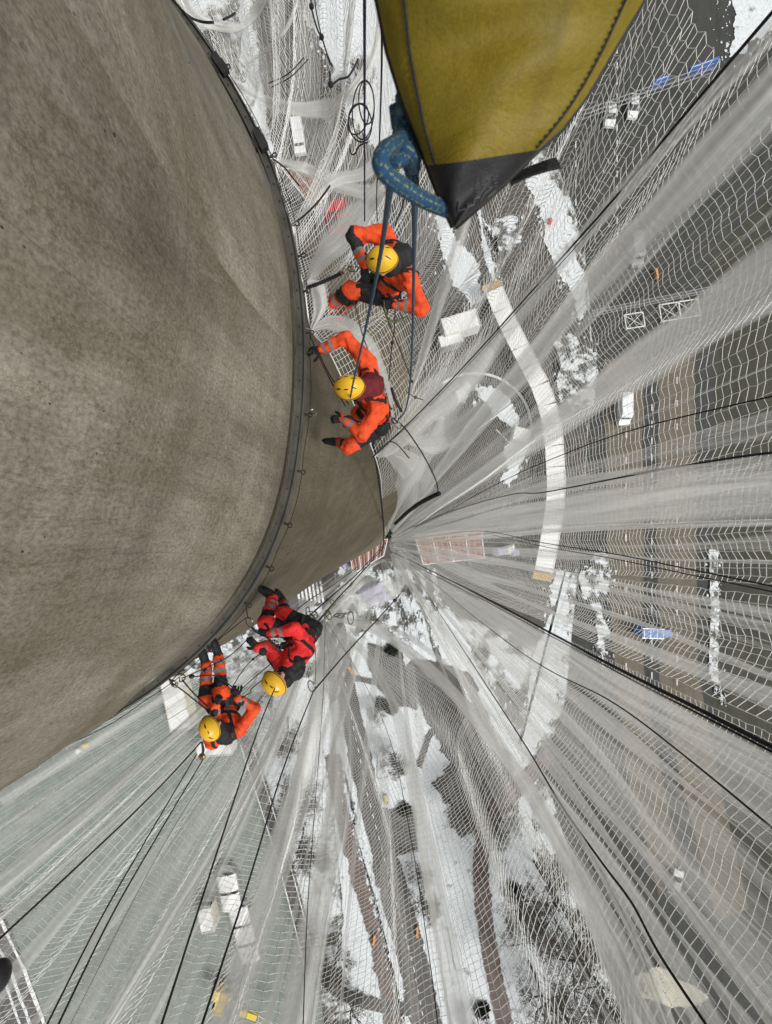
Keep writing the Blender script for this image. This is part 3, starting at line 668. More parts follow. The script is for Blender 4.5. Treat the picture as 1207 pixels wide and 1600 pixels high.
def shaft(name, lv, mat, parent, sub=4):
    lv = [tuple(x) for x in cr(lv, sub)] if sub > 1 else lv
    n = 288; vs = []; fs = []; us = []
    for d, x, y, r in lv:
        wm = sstep(3.5, 4.3, d)*(1-sstep(5, 9, d)); up_ = .026*wm if d < DR-.105 else 0
        for k in range(n): a = 2*PI*k/n; q = r*(rmod(a, wm)+up_*sstep(40, 54, 360-math.degrees(a) if a > PI else 0)); vs.append((x+q*math.cos(a), y+q*math.sin(a), CH-d))
    for i in range(len(lv)-1):
        for k in range(n):
            k2 = (k+1) % n; fs.append((i*n+k, (i+1)*n+k, (i+1)*n+k2, i*n+k2)); u0, u1 = k/n*2*PI*TR, (k+1)/n*2*PI*TR; v0, v1 = lv[i][0], lv[i+1][0]
            us.append(((u0, -v0), (u0, -v1), (u1, -v1), (u1, -v0)))
    m = MB(parent.location); m.add(vs, fs, us); return m.build(name, mat, parent, True)
tower = empty('concrete_tower', (TC[0], TC[1], 0), 'huge round weathered concrete tower shaft with a steel ring around it', 'tower')
shaft('upper_shaft', lvl, m_conc, tower, 1); shaft('lower_shaft', low, m_conc_shade, tower)
rn = random.Random(4)
for i in range(26):
    a = R(-46+rn.random()*92); d = rn.uniform(1.6, 4.2); rr = float(np.interp(d, [q[0] for q in lvl], [q[3] for q in lvl]))*rmod(a, sstep(3.5, 4.3, d)); c = Vector((TC[0], TC[1], CH-d))+sdir(a)*(rr-.001)
    MB(tower.location).tube([c, c+sdir(a)*.003], rn.uniform(.004, .009), 8).build('tie_hole', m_dsteel, tower)
m = MB(tower.location); nn = 288                                    # dark underside of the step
m.add([(TC[0]+r*rmod(2*PI*k/nn)*math.cos(2*PI*k/nn), TC[1]+r*rmod(2*PI*k/nn)*math.sin(2*PI*k/nn), CH-DR+.105) for r in (TR-.12, TR-.3) for k in range(nn)], [(k, nn+k, nn+(k+1) % nn, (k+1) % nn) for k in range(nn)]); m.build('soffit', m_conc_shade, tower)
# steel ring, a C-shaped channel standing round the shaft on brackets
ring = empty('steel_ring', (TC[0], TC[1], CH-DR), 'grey steel channel ring bolted round the tower with eye bolts along its rim', 'ring')
def ringband(name, prof, a0, a1, mat, step=.75):
    m = MB(ring.location); n = int((a1-a0)/step)+1; k = len(prof); vs = []; fs = []
    for i in range(n+1):
        a = R(a0+(a1-a0)*i/n)
        q = TR*(rmod(a)-1)
        for r, z in prof: vs.append((TC[0]+(r+q)*math.cos(a), TC[1]+(r+q)*math.sin(a), CH-DR+z))
    for i in range(n):
        for j in range(k): fs.append((i*k+j, (i+1)*k+j, (i+1)*k+(j+1) % k, i*k+(j+1) % k))
    fs += [tuple(range(k)), tuple(n*k+j for j in range(k))[::-1]]
    m.add(vs, fs); return m.build(name, mat, ring)
b0 = TR-.068
prof = [(b0, .05), (b0+.072, .05), (b0+.072, -.06), (b0+.062, -.06), (b0+.062, .035), (b0+.012, .035), (b0+.012, -.06), (b0, -.06)]
splices = [-150, 24.9, 34.6, 120, 209]
for a0, a1 in zip(splices[:-1], splices[1:]): ringband('channel', prof, a0+.3, a1-.3, m_steel)
ringband('rim_strip', [(b0+.076, .075), (b0+.086, .075), (b0+.086, -.03), (b0+.076, -.03)], -150, 209, m_steel)
ringband('inner_strip', [(b0+.001, .052), (b0+.018, .052), (b0+.018, .085), (b0+.001, .085)], -150, 209, m_steel)
for a in splices[1:-1]:
    m = MB(ring.location)
    c = Vector((TC[0], TC[1], CH-DR))+sdir(R(a))*(b0+.045+TR*(rmod(R(a))-1))
    m.box(c+Vector((0, 0, .07)), (.14, .10, .05), R(a)); m.box(c+sdir(R(a))*.02+Vector((0, 0, .10)), (.07, .22, .04), R(a)); m.build('splice_plate', m_dsteel, ring)
for i in range(66):
    a = -66+i*2.1
    c = Vector((TC[0], TC[1], CH-DR+.053))+sdir(R(a))*(b0+.036+TR*(rmod(R(a))-1)); MB(ring.location).tube([c, c+Vector((0, 0, .008))], .007, 8).build('bolt', m_dsteel, ring)
eyes = {}
for px, py in [(345, 112), (423, 245), (455, 352), (468, 400), (477, 455), (482, 520), (480, 551), (475, 647), (462, 735), (445, 818), (417, 885), (385, 943), (330, 1015), (268, 1064)]:
    q = P(px, py, DR); a = math.atan2(q.y-TC[1], q.x-TC[0]); c = Vector((TC[0], TC[1], CH-DR))+sdir(a)*(b0+.09+TR*(rmod(a)-1)); eyes[px] = c+sdir(a)*.05
    m = MB(ring.location); m.tube([c-sdir(a)*.02, c+sdir(a)*.035], .012, 8); s = Vector((-math.sin(a), math.cos(a), 0))
    m.tube([c+sdir(a)*(.055+.022*math.cos(t))+s*.022*math.sin(t) for t in [2*PI*j/10 for j in range(10)]], .007, 6, True); m.build('eye_bolt', m_dsteel, ring)
# thin cable running just outside the ring
cab = []
for i in range(0, 131):
    a = R(-58+i*.9); cab.append(Vector((TC[0], TC[1], CH-DR-.02-.02*abs(math.sin(i*.24))))+sdir(a)*(TR*(rmod(a)-1)+b0+.115+.018*abs(math.sin(i*.24))))
tag(MB().tube(cab, .004, 6).build('edge_cable', m_rope, None, True), 'thin black cable sagging along the outer rim of the steel ring', 'cable')

# ------------------------------------------------------------ nets
NR = 8.0
G1 = P(606, 848, 23); G2 = P(507, 968, 13.5)
def az2phi(az):
    dx, dy = math.cos(R(az)), math.sin(R(az)); b = dx*TC[0]+dy*TC[1]; c = TC[0]**2+TC[1]**2-NR**2
    t = b+math.sqrt(b*b-c); return math.atan2(t*dy-TC[1], t*dx-TC[0])
def wob(phi, d, seed):
    s = seed*1.7
    pl = .11*math.sin(phi*31+s)+.045*math.sin(phi*67+2*s)+.014*math.sin(phi*139+d*.15+s)
    return pl*(.5+.12*min(d, 10))+.05*math.sin(d*.9+phi*11)
def curtain(phi, d, seed=0):
    r = NR+wob(phi, d, seed); sh = .012*math.sin(phi*23+d*.3+seed)
    return Vector((TC[0]+r*math.cos(phi+sh), TC[1]+r*math.sin(phi+sh), CH-d))
def sstep(a, b, x): t = min(1, max(0, (x-a)/(b-a))); return t*t*(3-2*t)
CELL = .088
allpts = []
def thread_mesh(name, V, E, r, mat, parent):
    V = np.asarray(V, float); E = np.asarray(E, int); o = np.array(parent.location)
    A = V[E[:, 0]]-o; B = V[E[:, 1]]-o; D = B-A; L = np.linalg.norm(D, axis=1, keepdims=True); ok = (L[:, 0] > 1e-5); A = A[ok]; B = B[ok]; D = D[ok]/L[ok]
    up = np.tile(np.array([0., 0, 1]), (len(D), 1)); par = np.abs(D[:, 2]) > .9; up[par] = [1, 0, 0]
    S1 = np.cross(D, up); S1 /= np.linalg.norm(S1, axis=1, keepdims=True); S2 = np.cross(D, S1)
    n = 3; vs = np.empty((len(D), 2*n, 3))
    for k in range(n):
        a = 2*PI*k/n; off = (S1*math.cos(a)+S2*math.sin(a))*r; vs[:, k] = A+off; vs[:, n+k] = B+off
    base = (np.arange(len(D))*2*n)[:, None, None]; q = np.array([[k, (k+1) % n, n+(k+1) % n, n+k] for k in range(n)])[None]
    F_ = (base+q).reshape(-1); me = bpy.data.meshes.new(name); me.vertices.add(len(D)*2*n); me.vertices.foreach_set('co', vs.reshape(-1).astype(np.float32))
    me.loops.add(len(F_)); me.loops.foreach_set('vertex_index', F_.astype(np.int32)); nf = len(F_)//4
    me.polygons.add(nf); me.polygons.foreach_set('loop_start', np.arange(0, nf*4, 4, dtype=np.int32)); me.polygons.foreach_set('loop_total', np.full(nf, 4, np.int32))
    me.materials.append(mat); me.update(calc_edges=True); return link(name, me, parent)
def proj(v): d = CH-v[2]; return (NX+v[0]*F/d, NY-v[1]*F/d)
def net_from_grid(grid, parent, r=.0032, name='mesh'):
    """grid: list of columns, each a list of Vector or None, rows aligned"""
    V = []; E = []; idx = {}
    for i, col in enumerate(grid):
        for j, v in enumerate(col):
            if v is None: continue
            idx[(i, j)] = len(V); V.append(v); allpts.append((proj(v), CH-v.z))
    for (i, j), a in idx.items():
        b = idx.get((i+1, j)); c = idx.get((i, j+1))
        if b is not None: E.append((a, b))
        if c is not None: E.append((a, c))
    return thread_mesh(name, V, E, r, m_net, parent)
def curtain_panel(az0, az1, Gp, dg0, dg1, label, seed, CELL=.088, tr=.0029):
    p0, p1 = az2phi(az0), az2phi(az1)
    if p1 < p0: p0, p1 = p1, p0
    n = int((p1-p0)*NR/CELL); root = empty('safety_net', Gp, label, 'safety net', 'white safety nets hung round the tower')
    grid = []; rnd = random.Random(seed)
    ds_ = [1.0]
    while ds_[-1] < dg1-.02: ds_.append(min(dg1, ds_[-1]+CELL*max(1, ds_[-1]/7)))
    for i in range(n+1):
        phi = p0+(p1-p0)*i/n; col = []
        for d in ds_:
            dz = CELL*(.15 if i % 2 else -.15)*(.6+.6*math.sin(phi*9+d))+rnd.gauss(0, CELL*.05); v = curtain(phi, d, seed); wv = sstep(dg0, dg1, d)
            wv = .35*wv+.65*max(0, (d-dg0)/(dg1-dg0)) ; v = Vector((v.x+(Gp.x-v.x)*wv, v.y+(Gp.y-v.y)*wv, v.z+dz*(1-wv)))
            v.x += rnd.gauss(0, CELL*.05)*(1-wv); v.y += rnd.gauss(0, CELL*.05)*(1-wv)
            px, py = proj(v)
            col.append(v if (-260 < px < 1460 and -260 < py < 1860) else None)
        grid.append(col)
    net_from_grid(grid, root, tr); return root
nets = {}
nets['b'] = curtain_panel(13.7, 53.7, G1, 7, 23, 'net panel sweeping to the upper right from the central knot', 1, .066, .0023)
nets['c'] = curtain_panel(-6.3, 13.7, G1, 7, 23, 'net panel running level to the right edge above the lower dark cord', 2, .056, .0022)
nets['d'] = curtain_panel(-27.6, -6.3, G1, 7, 23, 'net panel crossing the beige road slabs below the level folds', 3, .056, .0022)
nets['e'] = curtain_panel(-64, -27.6, G1, 7, 23, 'large net panel filling the lower right corner', 4, .046, .0017)
nets['f'] = curtain_panel(-101, -61, G2, 5.5, 13.5, 'net panel falling over the snowy park at bottom centre', 5, .060, .0023)
nets['g'] = curtain_panel(-154, -101, G2, 8.0, 13.5, 'net panel over the grey green water at bottom left', 6, .105, .0046)
# panel tied to the ring: sags out and back to the tie points
ties = [(603, 836, 20), (598, 780, 12), (586, 712, 6.6), (520, 560, 5.3), (487, 515, 4.75), (476, 452, 4.65), (462, 400, 4.8), (456, 352, 4.62), (436, 300, 4.8), (428, 250, 4.6), (390, 190, 4.75), (345, 110, 4.6), (265, -10, 4.6), (200, -110, 4.6)]
azs = [53.7, 60, 66, 74, 80, 84, 88, 92, 96, 99, 103, 108, 116, 124]
root = empty('safety_net', P(487, 515, 4.7), 'net panel tied to the steel ring behind the two upper workers', 'safety net', 'white safety nets hung round the tower'); nets['a'] = root
tp = cr([(*t, a) for t, a in zip(ties, azs)], 14); grid = []; rnd = random.Random(3); hem = []
ncol = 165
for i in range(ncol):
    s = i/(ncol-1)*(len(tp)-1); k = min(int(s), len(tp)-2); q = tp[k]+(tp[k+1]-tp[k])*(s-k)
    inner = P(q[0], q[1], q[2]); phi = az2phi(q[3]); hem.append(inner)
    sg = 8.5+1.2*math.sin(i*.21)+.6*math.sin(i*.63)
    B0 = curtain(phi, 3.0, 9); B1 = curtain(phi, sg, 9); L = (B0-B1).length+(B1-inner).length; nr = 125; col = []
    for j in range(nr):
        t = j/(nr-1); v = inner*(1-t)**2+B1*2*t*(1-t)+B0*t*t
        v = v+Vector((rnd.gauss(0, .005), rnd.gauss(0, .005), (.014 if i % 2 else -.014)+.05*math.sin(i*.3+j*.11)+.015*math.sin(i*1.1)))*min(1, t*8)
        px, py = proj(v); col.append(v if (-200 < px < 1400 and -200 < py < 1700) else None)
    grid.append(col)
net_from_grid(grid, root, .0030)
MB(root.location).tube(hem, .009, 6).build('hem_rope', m_netw, root, True)
# the ties themselves: knotted ends at the ring
for t in (1, 2, 4, 5, 7, 9, 11):
    c = P(*ties[t]); m = MB(root.location)
    m.ball(c, .022, 5); 
    for k in range(4): m.tube([c, c+Vector((random.uniform(-.08, .08), random.uniform(-.08, .08), random.uniform(-.1, .02)))], [.006, .003], 5)
    m.build('tie_knot', m_netw, root, True)
AP = np.array([p for p, d in allpts]); AD = np.array([d for p, d in allpts])
def net_d(px, py, q=.3):
    e = (AP[:, 0]-px)**2+(AP[:, 1]-py)**2; k = np.argpartition(e, 12)[:12]; return float(np.quantile(AD[k], q))
def smooth_d(P2):
    ds = np.array([net_d(p[0], p[1]) for p in P2]); 
    for _ in range(3): ds = np.convolve(np.pad(ds, 2, mode='edge'), np.ones(5)/5, 'valid')
    return ds
def fold(key, pts, dens=1, off=.97, cols=7, amp=.05):
    """a bunched pleat: pts = (px, py, width px) along the net"""
    root = nets[key]; C = cr(pts, 7); ds = smooth_d(C)*off; rows = len(C); vs = []; fs = []; us = []; L = 0; last = None
    sd = random.random()*50
    for i, c in enumerate(C):
        a = C[max(i-1, 0)]; b = C[min(i+1, rows-1)]; tx, ty = b[0]-a[0], b[1]-a[1]; q = math.hypot(tx, ty); nx, ny = -ty/q, tx/q; wd = max(c[2], 2)
        ctr = P(c[0], c[1], ds[i]); L += (ctr-last).length if last else 0; last = ctr
        for k in range(cols):
            u = k/(cols-1); o = (u-.5)*wd*(1+.08*math.sin(i*.9+sd)); dd = ds[i]-amp*math.sin(PI*u)-amp*.6*math.sin(u*9+sd+i*.13)
            vs.append(P(c[0]+nx*o, c[1]+ny*o, dd))
    k0 = 0; LL = [0]
    for i in range(1, rows): LL.append(LL[-1]+(vs[i*cols]-vs[(i-1)*cols]).length)
    wu = max(.4, sum(p[2] for p in pts)/len(pts)/30)
    for i in range(rows-1):
        for k in range(cols-1):
            fs.append((i*cols+k, i*cols+k+1, (i+1)*cols+k+1, (i+1)*cols+k)); u0, u1 = k/(cols-1), (k+1)/(cols-1)
            us.append(((u0, LL[i]+sd), (u1, LL[i]+sd), (u1, LL[i+1]+sd), (u0, LL[i+1]+sd)))
    m = MB(root.location); m.add(vs, fs, us); m.build('pleat', m_fold[dens], root, True)
def cord(key, pts, r=.006, mat=None, name='lacing_rope', off=.955, jit=.4):
    C = cr([(p[0]+random.gauss(0, jit), p[1]+random.gauss(0, jit)) for p in pts], 8); ds = smooth_d(C)*off
    m = MB(nets[key].location); m.tube([P(c[0], c[1], d) for c, d in zip(C, ds)], r, 6); return m.build(name, mat or m_rope, nets[key], True)
# pleats (px, py, width)
FD = [
 ('b', [(612, 838, 6), (760, 738, 26), (900, 640, 50), (1060, 530, 76), (1250, 400, 104)], 2),
 ('b', [(620, 836, 4), (720, 790, 10), (860, 745, 14), (1000, 712, 20), (1250, 662, 30)], 0),
 ('b', [(614, 832, 4), (700, 720, 20), (800, 600, 32), (930, 440, 44), (1080, 280, 60), (1260, 90, 84)], 2),
 ('b', [(612, 832, 4), (690, 740, 8), (780, 640, 12), (900, 520, 18), (1100, 300, 28), (1260, 140, 40)], 0),
 ('b', [(640, 810, 8), (720, 750, 30), (800, 690, 46), (860, 650, 40)], 0),
 ('a', [(606, 828, 4), (640, 740, 30), (700, 640, 40), (760, 560, 30), (860, 430, 26), (1000, 270, 26), (1230, 20, 34)], 1),
 ('a', [(600, 820, 6), (618, 780, 20), (640, 740, 36), (672, 690, 42), (690, 650, 20)], 2),
 ('a', [(600, 708, 6), (622, 722, 24), (642, 750, 26), (640, 790, 20), (612, 828, 6)], 1),
 ('a', [(600, 700, 6), (640, 716, 26), (665, 750, 30), (650, 785, 20), (612, 830, 5)], 1),
 ('a', [(640, 690, 10), (680, 690, 40), (720, 670, 40), (760, 630, 20)], 1),
 ('a', [(487, 516, 3), (510, 500, 10), (540, 505, 22), (575, 540, 26), (600, 600, 22), (612, 660, 12)], 1),
 ('a', [(632, 640, 6), (660, 560, 14), (690, 460, 20), (720, 370, 20), (742, 300, 14)], 1),
 ('a', [(586, 712, 4), (612, 700, 22), (660, 640, 60), (720, 590, 60), (780, 520, 20)], 1),
 ('c', [(612, 845, 6), (760, 818, 34), (900, 797, 56), (1050, 782, 72), (1260, 768, 88)], 2),
 ('c', [(612, 842, 4), (760, 790, 18), (900, 755, 26), (1060, 738, 26), (1260, 720, 30)], 1),
 ('c', [(650, 848, 4), (800, 835, 8), (950, 824, 10), (1260, 815, 12)], 2),
 ('d', [(615, 856, 4), (700, 870, 7), (800, 883, 8), (900, 908, 9), (1050, 945, 13), (1260, 994, 20)], 1),
 ('d', [(620, 862, 3), (760, 900, 5), (900, 925, 6), (1050, 965, 7), (1260, 1030, 8)], 0),
 ('e', [(615, 866, 5), (720, 935, 26), (820, 995, 44), (930, 1060, 56), (1060, 1140, 72), (1260, 1270, 110)], 1),
 ('e', [(640, 880, 4), (760, 990, 30), (870, 1110, 70), (980, 1230, 80), (1110, 1380, 100), (1260, 1560, 130)], 0),
 ('e', [(650, 900, 3), (780, 1060, 10), (900, 1210, 14), (1040, 1370, 20), (1240, 1640, 30)], 1),
 ('f', [(512, 966, 5), (590, 985, 16), (670, 1045, 20), (750, 1130, 24), (830, 1240, 28), (910, 1390, 36), (960, 1500, 44), (1015, 1640, 56)], 2),
 ('f', [(520, 962, 4), (620, 985, 8), (720, 1060, 10), (830, 1190, 12), (900, 1290, 14), (990, 1460, 18), (1060, 1640, 24)], 1),
 ('f', [(512, 970, 5), (570, 1020, 14), (615, 1100, 18), (640, 1190, 22), (662, 1300, 28), (690, 1440, 36), (728, 1640, 46)], 1),
 ('f', [(510, 972, 4), (550, 1040, 10), (580, 1120, 10), (600, 1250, 12), (622, 1400, 14), (655, 1640, 20)], 0),
 ('f', [(507, 972, 5), (522, 1060, 18), (528, 1160, 28), (520, 1280, 34), (495, 1420, 44), (450, 1640, 60)], 2),
 ('f', [(508, 972, 4), (534, 1060, 8), (548, 1160, 9), (540, 1290, 12), (510, 1440, 14), (480, 1640, 16)], 1),
 ('f', [(504, 975, 5), (500, 1060, 22), (480, 1180, 30), (440, 1320, 34), (395, 1460, 40), (335, 1640, 50)], 2),
 ('f', [(500, 962, 6), (545, 948, 22), (590, 930, 34), (625, 905, 24), (612, 865, 6)], 1),
 ('g', [(500, 975, 5), (440, 1080, 30), (380, 1180, 34), (300, 1310, 30), (200, 1470, 30), (100, 1640, 34)], 0),
 ('g', [(500, 975, 4), (460, 1060, 14), (400, 1200, 16), (330, 1330, 18), (260, 1440, 20), (140, 1640, 26)], 1),
 ('g', [(498, 975, 4), (455, 1100, 16), (400, 1240, 16), (330, 1390, 18), (270, 1520, 20), (210, 1640, 20)], 1),
 ('g', [(496, 970, 4), (400, 1040, 20), (330, 1100, 18), (240, 1180, 14), (120, 1280, 14), (-40, 1400, 18)], 1),
 ('g', [(496, 970, 4), (390, 1065, 8), (280, 1150, 7), (150, 1265, 8), (-40, 1425, 10)], 1),
 ('g', [(496, 970, 4), (400, 1070, 7), (300, 1170, 6), (170, 1290, 7), (-40, 1470, 8)], 2),
 ('g', [(480, 945, 5), (380, 1010, 16), (300, 1060, 16), (200, 1125, 18), (0, 1250, 26)], 1),
 ('g', [(498, 978, 4), (440, 1130, 10), (360, 1290, 8), (250, 1480, 9), (150, 1640, 12)], 2),
 ('g', [(470, 935, 10), (480, 960, 34), (450, 1000, 40), (420, 1060, 30)], 1),
 ('a', [(270, -40, 20), (300, 20, 22), (340, 42, 16), (380, 40, 14), (410, 0, 20), (430, -50, 20)], 2),
 ('a', [(430, 250, 5), (470, 262, 22), (520, 285, 26), (570, 300, 26), (600, 290, 20)], 1),
 ('a', [(348, 112, 4), (400, 150, 18), (460, 170, 26), (520, 165, 30), (560, 130, 20), (590, 60, 16), (598, -30, 14)], 1),
 ('a', [(600, 40, 10), (585, 90, 12), (560, 130, 14), (530, 165, 16), (510, 190, 18)], 1),
 ('a', [(456, 352, 3), (475, 335, 12), (500, 300, 20), (530, 280, 22), (570, 270, 24), (610, 230, 20)], 1),
 ('a', [(476, 452, 4), (500, 410, 30), (530, 370, 50), (570, 330, 50), (600, 300, 40)], 1),
 ('a', [(487, 515, 4), (500, 480, 22), (496, 450, 26), (480, 440, 8)], 2),
 ('a', [(487, 517, 3), (520, 510, 16), (560, 530, 16), (580, 560, 12), (592, 600, 10)], 1),
 ('a', [(380, -40, 40), (385, 40, 44), (400, 110, 40), (430, 150, 20)], 0),
 ('a', [(440, -40, 30), (430, 30, 36), (420, 90, 30), (400, 130, 14)], 0),
 ('a', [(475, -30, 10), (450, 40, 8), (420, 75, 8), (385, 100, 6)], 1),
]
for key, pts, dn in FD: fold(key, pts, dn)
# many finer pleats fanned out between the drawn ones
rnd = random.Random(5)
for key, a0, a1, n, gx, gy, r0 in (('b', 14, 45, 4, 606, 846, 90), ('c', -6, 13, 4, 606, 846, 80), ('d', -27, -7, 3, 606, 846, 150), ('e', -61, -29, 17, 606, 850, 70), ('f', -98, -62, 6, 507, 968, 30), ('g', -146, -102, 15, 500, 968, 60)):
    for i in range(n):
        az = a0+(a1-a0)*(i+rnd.uniform(.2, .8))/n; ca, sa = math.cos(R(az)), math.sin(R(az)); pts = [(gx+ca*r0*.3, gy-sa*r0*.3, 2)]
        for r in (r0, 250, 450, 700, 1050):
            if r < r0: continue
            pts.append((NX+ca*r+rnd.gauss(0, 1+r*.009), NY-sa*r+rnd.gauss(0, 1+r*.009), (1.5+r*.008)*rnd.choice((.4, .7, 1.8, 3.5, 5.0))))
        fold(key, pts, rnd.choice((0, 0, 1, 1)), .975, 5, .02)
# dark lacing cords
cord('a', [(583, 714), (640, 660), (690, 610), (760, 535), (880, 400), (962, 308), (1060, 190), (1240, -20)], .010)
cord('a', [(590, 706), (650, 655), (700, 604), (770, 530), (886, 402), (966, 310)], .004)
cord('b', [(612, 838), (700, 800), (800, 772), (853, 768), (1000, 740), (1144, 716), (1250, 702)], .007)
cord('b', [(612, 836), (680, 810), (760, 765), (850, 722), (1000, 668), (1250, 610)], .005)
cord('d', [(612, 848), (690, 835), (760, 830), (850, 848), (960, 866), (1080, 890), (1250, 925)], .005)
cord('d', [(770, 836), (850, 854), (960, 873), (1080, 898), (1250, 934)], .004)
cord('e', [(612, 862), (680, 895), (760, 935), (900, 1010), (1000, 1062), (1100, 1112), (1250, 1190)], .012)
cord('e', [(640, 880), (760, 940), (900, 1016), (1000, 1068), (1100, 1119), (1250, 1198)], .006)
cord('e', [(640, 880), (750, 970), (850, 1042), (965, 1102), (1100, 1205), (1250, 1330)], .005)
cord('e', [(640, 885), (720, 1010), (820, 1164), (880, 1262), (942, 1350), (989, 1413), (1036, 1498), (1130, 1640)], .006)
cord('f', [(508, 975), (505, 1100), (490, 1290), (480, 1440), (472, 1640)], .005)
cord('f', [(512, 972), (600, 1130), (640, 1300), (672, 1500), (690, 1640)], .004)
cord('g', [(500, 975), (380, 1130), (250, 1330), (90, 1640)], .004)
cord('g', [(480, 960), (300, 1120), (150, 1240), (-40, 1395)], .004)
cord('g', [(480, 960), (300, 1082), (150, 1190), (-40, 1330)], .003)
cord('a', [(286, 18), (300, 28), (318, 34), (335, 36)], .012, None, 'dark_binding', .93); cord('a', [(350, 30), (362, 25), (368, 20)], .012, None, 'dark_binding', .93)
cord('a', [(420, 130), (450, 115), (475, 90)], .006); cord('a', [(424, 136), (455, 120), (482, 92)], .006)
# ------------------------------------------------------------ ropes and hardware
def rope(pts, r, mat, label, name='climbing_rope', cat='rope', n=8, knots=(), group=None, smooth=10, uvs=(1, 1)):
    C = cr(pts, smooth); W = [P(c[0], c[1], c[2]) for c in C]; m = MB(); m.tube(W, r, 8, uvs=uvs)
    for k in knots: m.ball(P(*pts[k]), r*3.2, 5)
    return tag(m.build(name, mat, None, True), label, cat, group)
TU = (4.0, 95.0)
rope([(655, 232, .62), (648, 270, .72), (648, 320, 1.1), (647, 420, 2.0), (645, 520, 3.0), (641, 600, 4.0), (634, 640, 4.5), (622, 656, 4.65)], .0078, m_teal, 'teal flecked rope hanging straight down to the second worker hip', uvs=TU)
rope([(626, 170, .60), (618, 230, .68), (609, 300, .9), (598, 380, 1.4), (583, 460, 2.0), (568, 530, 2.7), (554, 590, 3.5), (547, 625, 4.25)], .0074, m_teal, 'teal flecked rope slanting over both upper workers helmets', uvs=TU)
rope([(628, 150, .62), (632, 190, .62), (640, 225, .62), (628, 248, .60), (612, 250, .60), (606, 236, .60), (618, 224, .60), (638, 238, .60), (648, 262, .64)], .0095, m_teal, 'small teal rope hitch beside the yellow bag', 'rope_hitch', uvs=TU)
rope([(645, 200, .64), (622, 222, .60), (604, 234, .56), (594, 252, .55), (604, 272, .56), (630, 292, .585), (662, 312, .61), (700, 328, .63)], .0105, m_teal, 'thick teal rope loop passing behind the tip of the yellow bag', 'rope_loop', uvs=TU)
rope([(617, 165, .63), (622, 200, .64), (636, 250, .66), (648, 290, .7)], .0085, m_teal, 'short teal rope strand down the left edge of the yellow bag', uvs=TU)
rope([(570, -60, 1.25), (570, 150, 2.2), (570, 345, 4.0)], .0058, m_prope, 'straight indigo rope running down to the uppermost worker')
rope([(592, -60, 1.35), (597, 60, 1.7), (594, 200, 2.6), (589, 300, 3.6), (590, 345, 4.05)], .0045, m_rope, 'thin black rope right of the indigo rope above the uppermost worker')
rope([(635, 300, 2.6), (628, 325, 3.4), (618, 352, 4.0)], .006, m_rope, 'short black rope from behind the bag to the upper worker shoulder')
lp = MB()
for cx, cy, rx, ry, rot in ((563, 192, 18, 30, -.12), (568, 172, 17, 46, .05), (560, 186, 15, 25, .3), (573, 160, 12, 34, -.05)):
    lp.tube([P(cx+rx*math.cos(t)*math.cos(rot)-ry*math.sin(t)*math.sin(rot), cy+rx*math.cos(t)*math.sin(rot)+ry*math.sin(t)*math.cos(rot), 2.9+.05*math.sin(3*t)) for t in [2*PI*k/36 for k in range(36)]], .0042, 6, True)
lp.tube([P(*c) for c in cr([(575, 222, 2.9), (562, 228, 2.95), (555, 240, 3), (549, 240, 3.05), (547, 225, 3)], 6)], .0045, 6)
tag(lp.build('cable_coil', m_rope, None, True), 'loose coil of thin black cable hanging on the indigo rope', 'cable')
rope([(486, -30, 4.4), (487, 10, 4.4), (496, 45, 4.5), (503, 58, 4.5), (510, 80, 4.6), (519, 104, 4.6)], .008, m_rope, 'black cord with a knot hanging at the top left of the nets', knots=(3, 1))
rope([(490, -30, 4.4), (494, 15, 4.4), (503, 58, 4.5)], .006, m_rope, 'second strand meeting the knot of the black cord at top left')
rope([(516, 112, 4.4), (517, 132, 4.4), (530, 124, 4.4), (546, 118, 4.4), (560, 92, 4.4)], .009, m_rope, 'short black cord end with a clip below the knotted cord', knots=(1,))
rope([(427, 248, 4.55), (445, 262, 4.6), (458, 278, 4.7), (468, 290, 4.8)], .007, m_rope, 'black tie cord hanging from the ring beside the upper net corner')
rope([(456, 352, 4.55), (478, 335, 4.5), (500, 312, 4.5), (516, 290, 4.5)], .009, m_rope, 'black and white tie cord leading from the ring to the net above the upper worker')
rope([(483, 520, 4.52), (500, 560, 4.5), (520, 600, 4.45), (540, 634, 4.45)], .006, m_rope, 'black cord from the ring to the second worker chest, left strand')
rope([(500, 555, 4.6), (515, 585, 4.5), (532, 610, 4.45), (545, 632, 4.4)], .006, m_rope, 'black cord to the second worker chest, right strand')
rope([(590, 458, 4.5), (606, 500, 4.8), (625, 545, 5.2), (644, 596, 5.6)], .006, m_rope, 'thin black rope slanting down right from the upper worker lap', knots=(3,))
rope([(618, 478, 4.5), (616, 520, 4.7), (613, 536, 4.8), (608, 595, 5)], .006, m_rope, 'thin knotted black rope between the two upper workers', knots=(2,))
rope([(600, 470, 4.4), (606, 500, 4.35), (625, 502, 4.35), (634, 495, 4.4), (622, 500, 4.45), (607, 498, 4.45), (604, 480, 4.5)], .006, m_olr, 'small olive rope loop hanging under the upper worker glove', 'rope_loop')
rope([(545, 455, 4.9), (556, 480, 4.9), (566, 520, 5.2), (580, 560, 5.6)], .007, m_greyrope, 'grey cord hanging below the upper worker orange leg')
rope([(612, 652, 4.65), (632, 668, 4.9), (655, 700, 5.3), (672, 730, 5.6), (683, 755, 5.9), (685, 771, 6)], .008, m_rope, 'black rope curving from the second worker hip down to the dark pole')
rope([(612, 606, 4.3), (618, 625, 4.4), (628, 643, 4.5)], .014, m_black, 'black webbing strap between the second worker back and the teal rope', 'webbing_strap', 'strap')
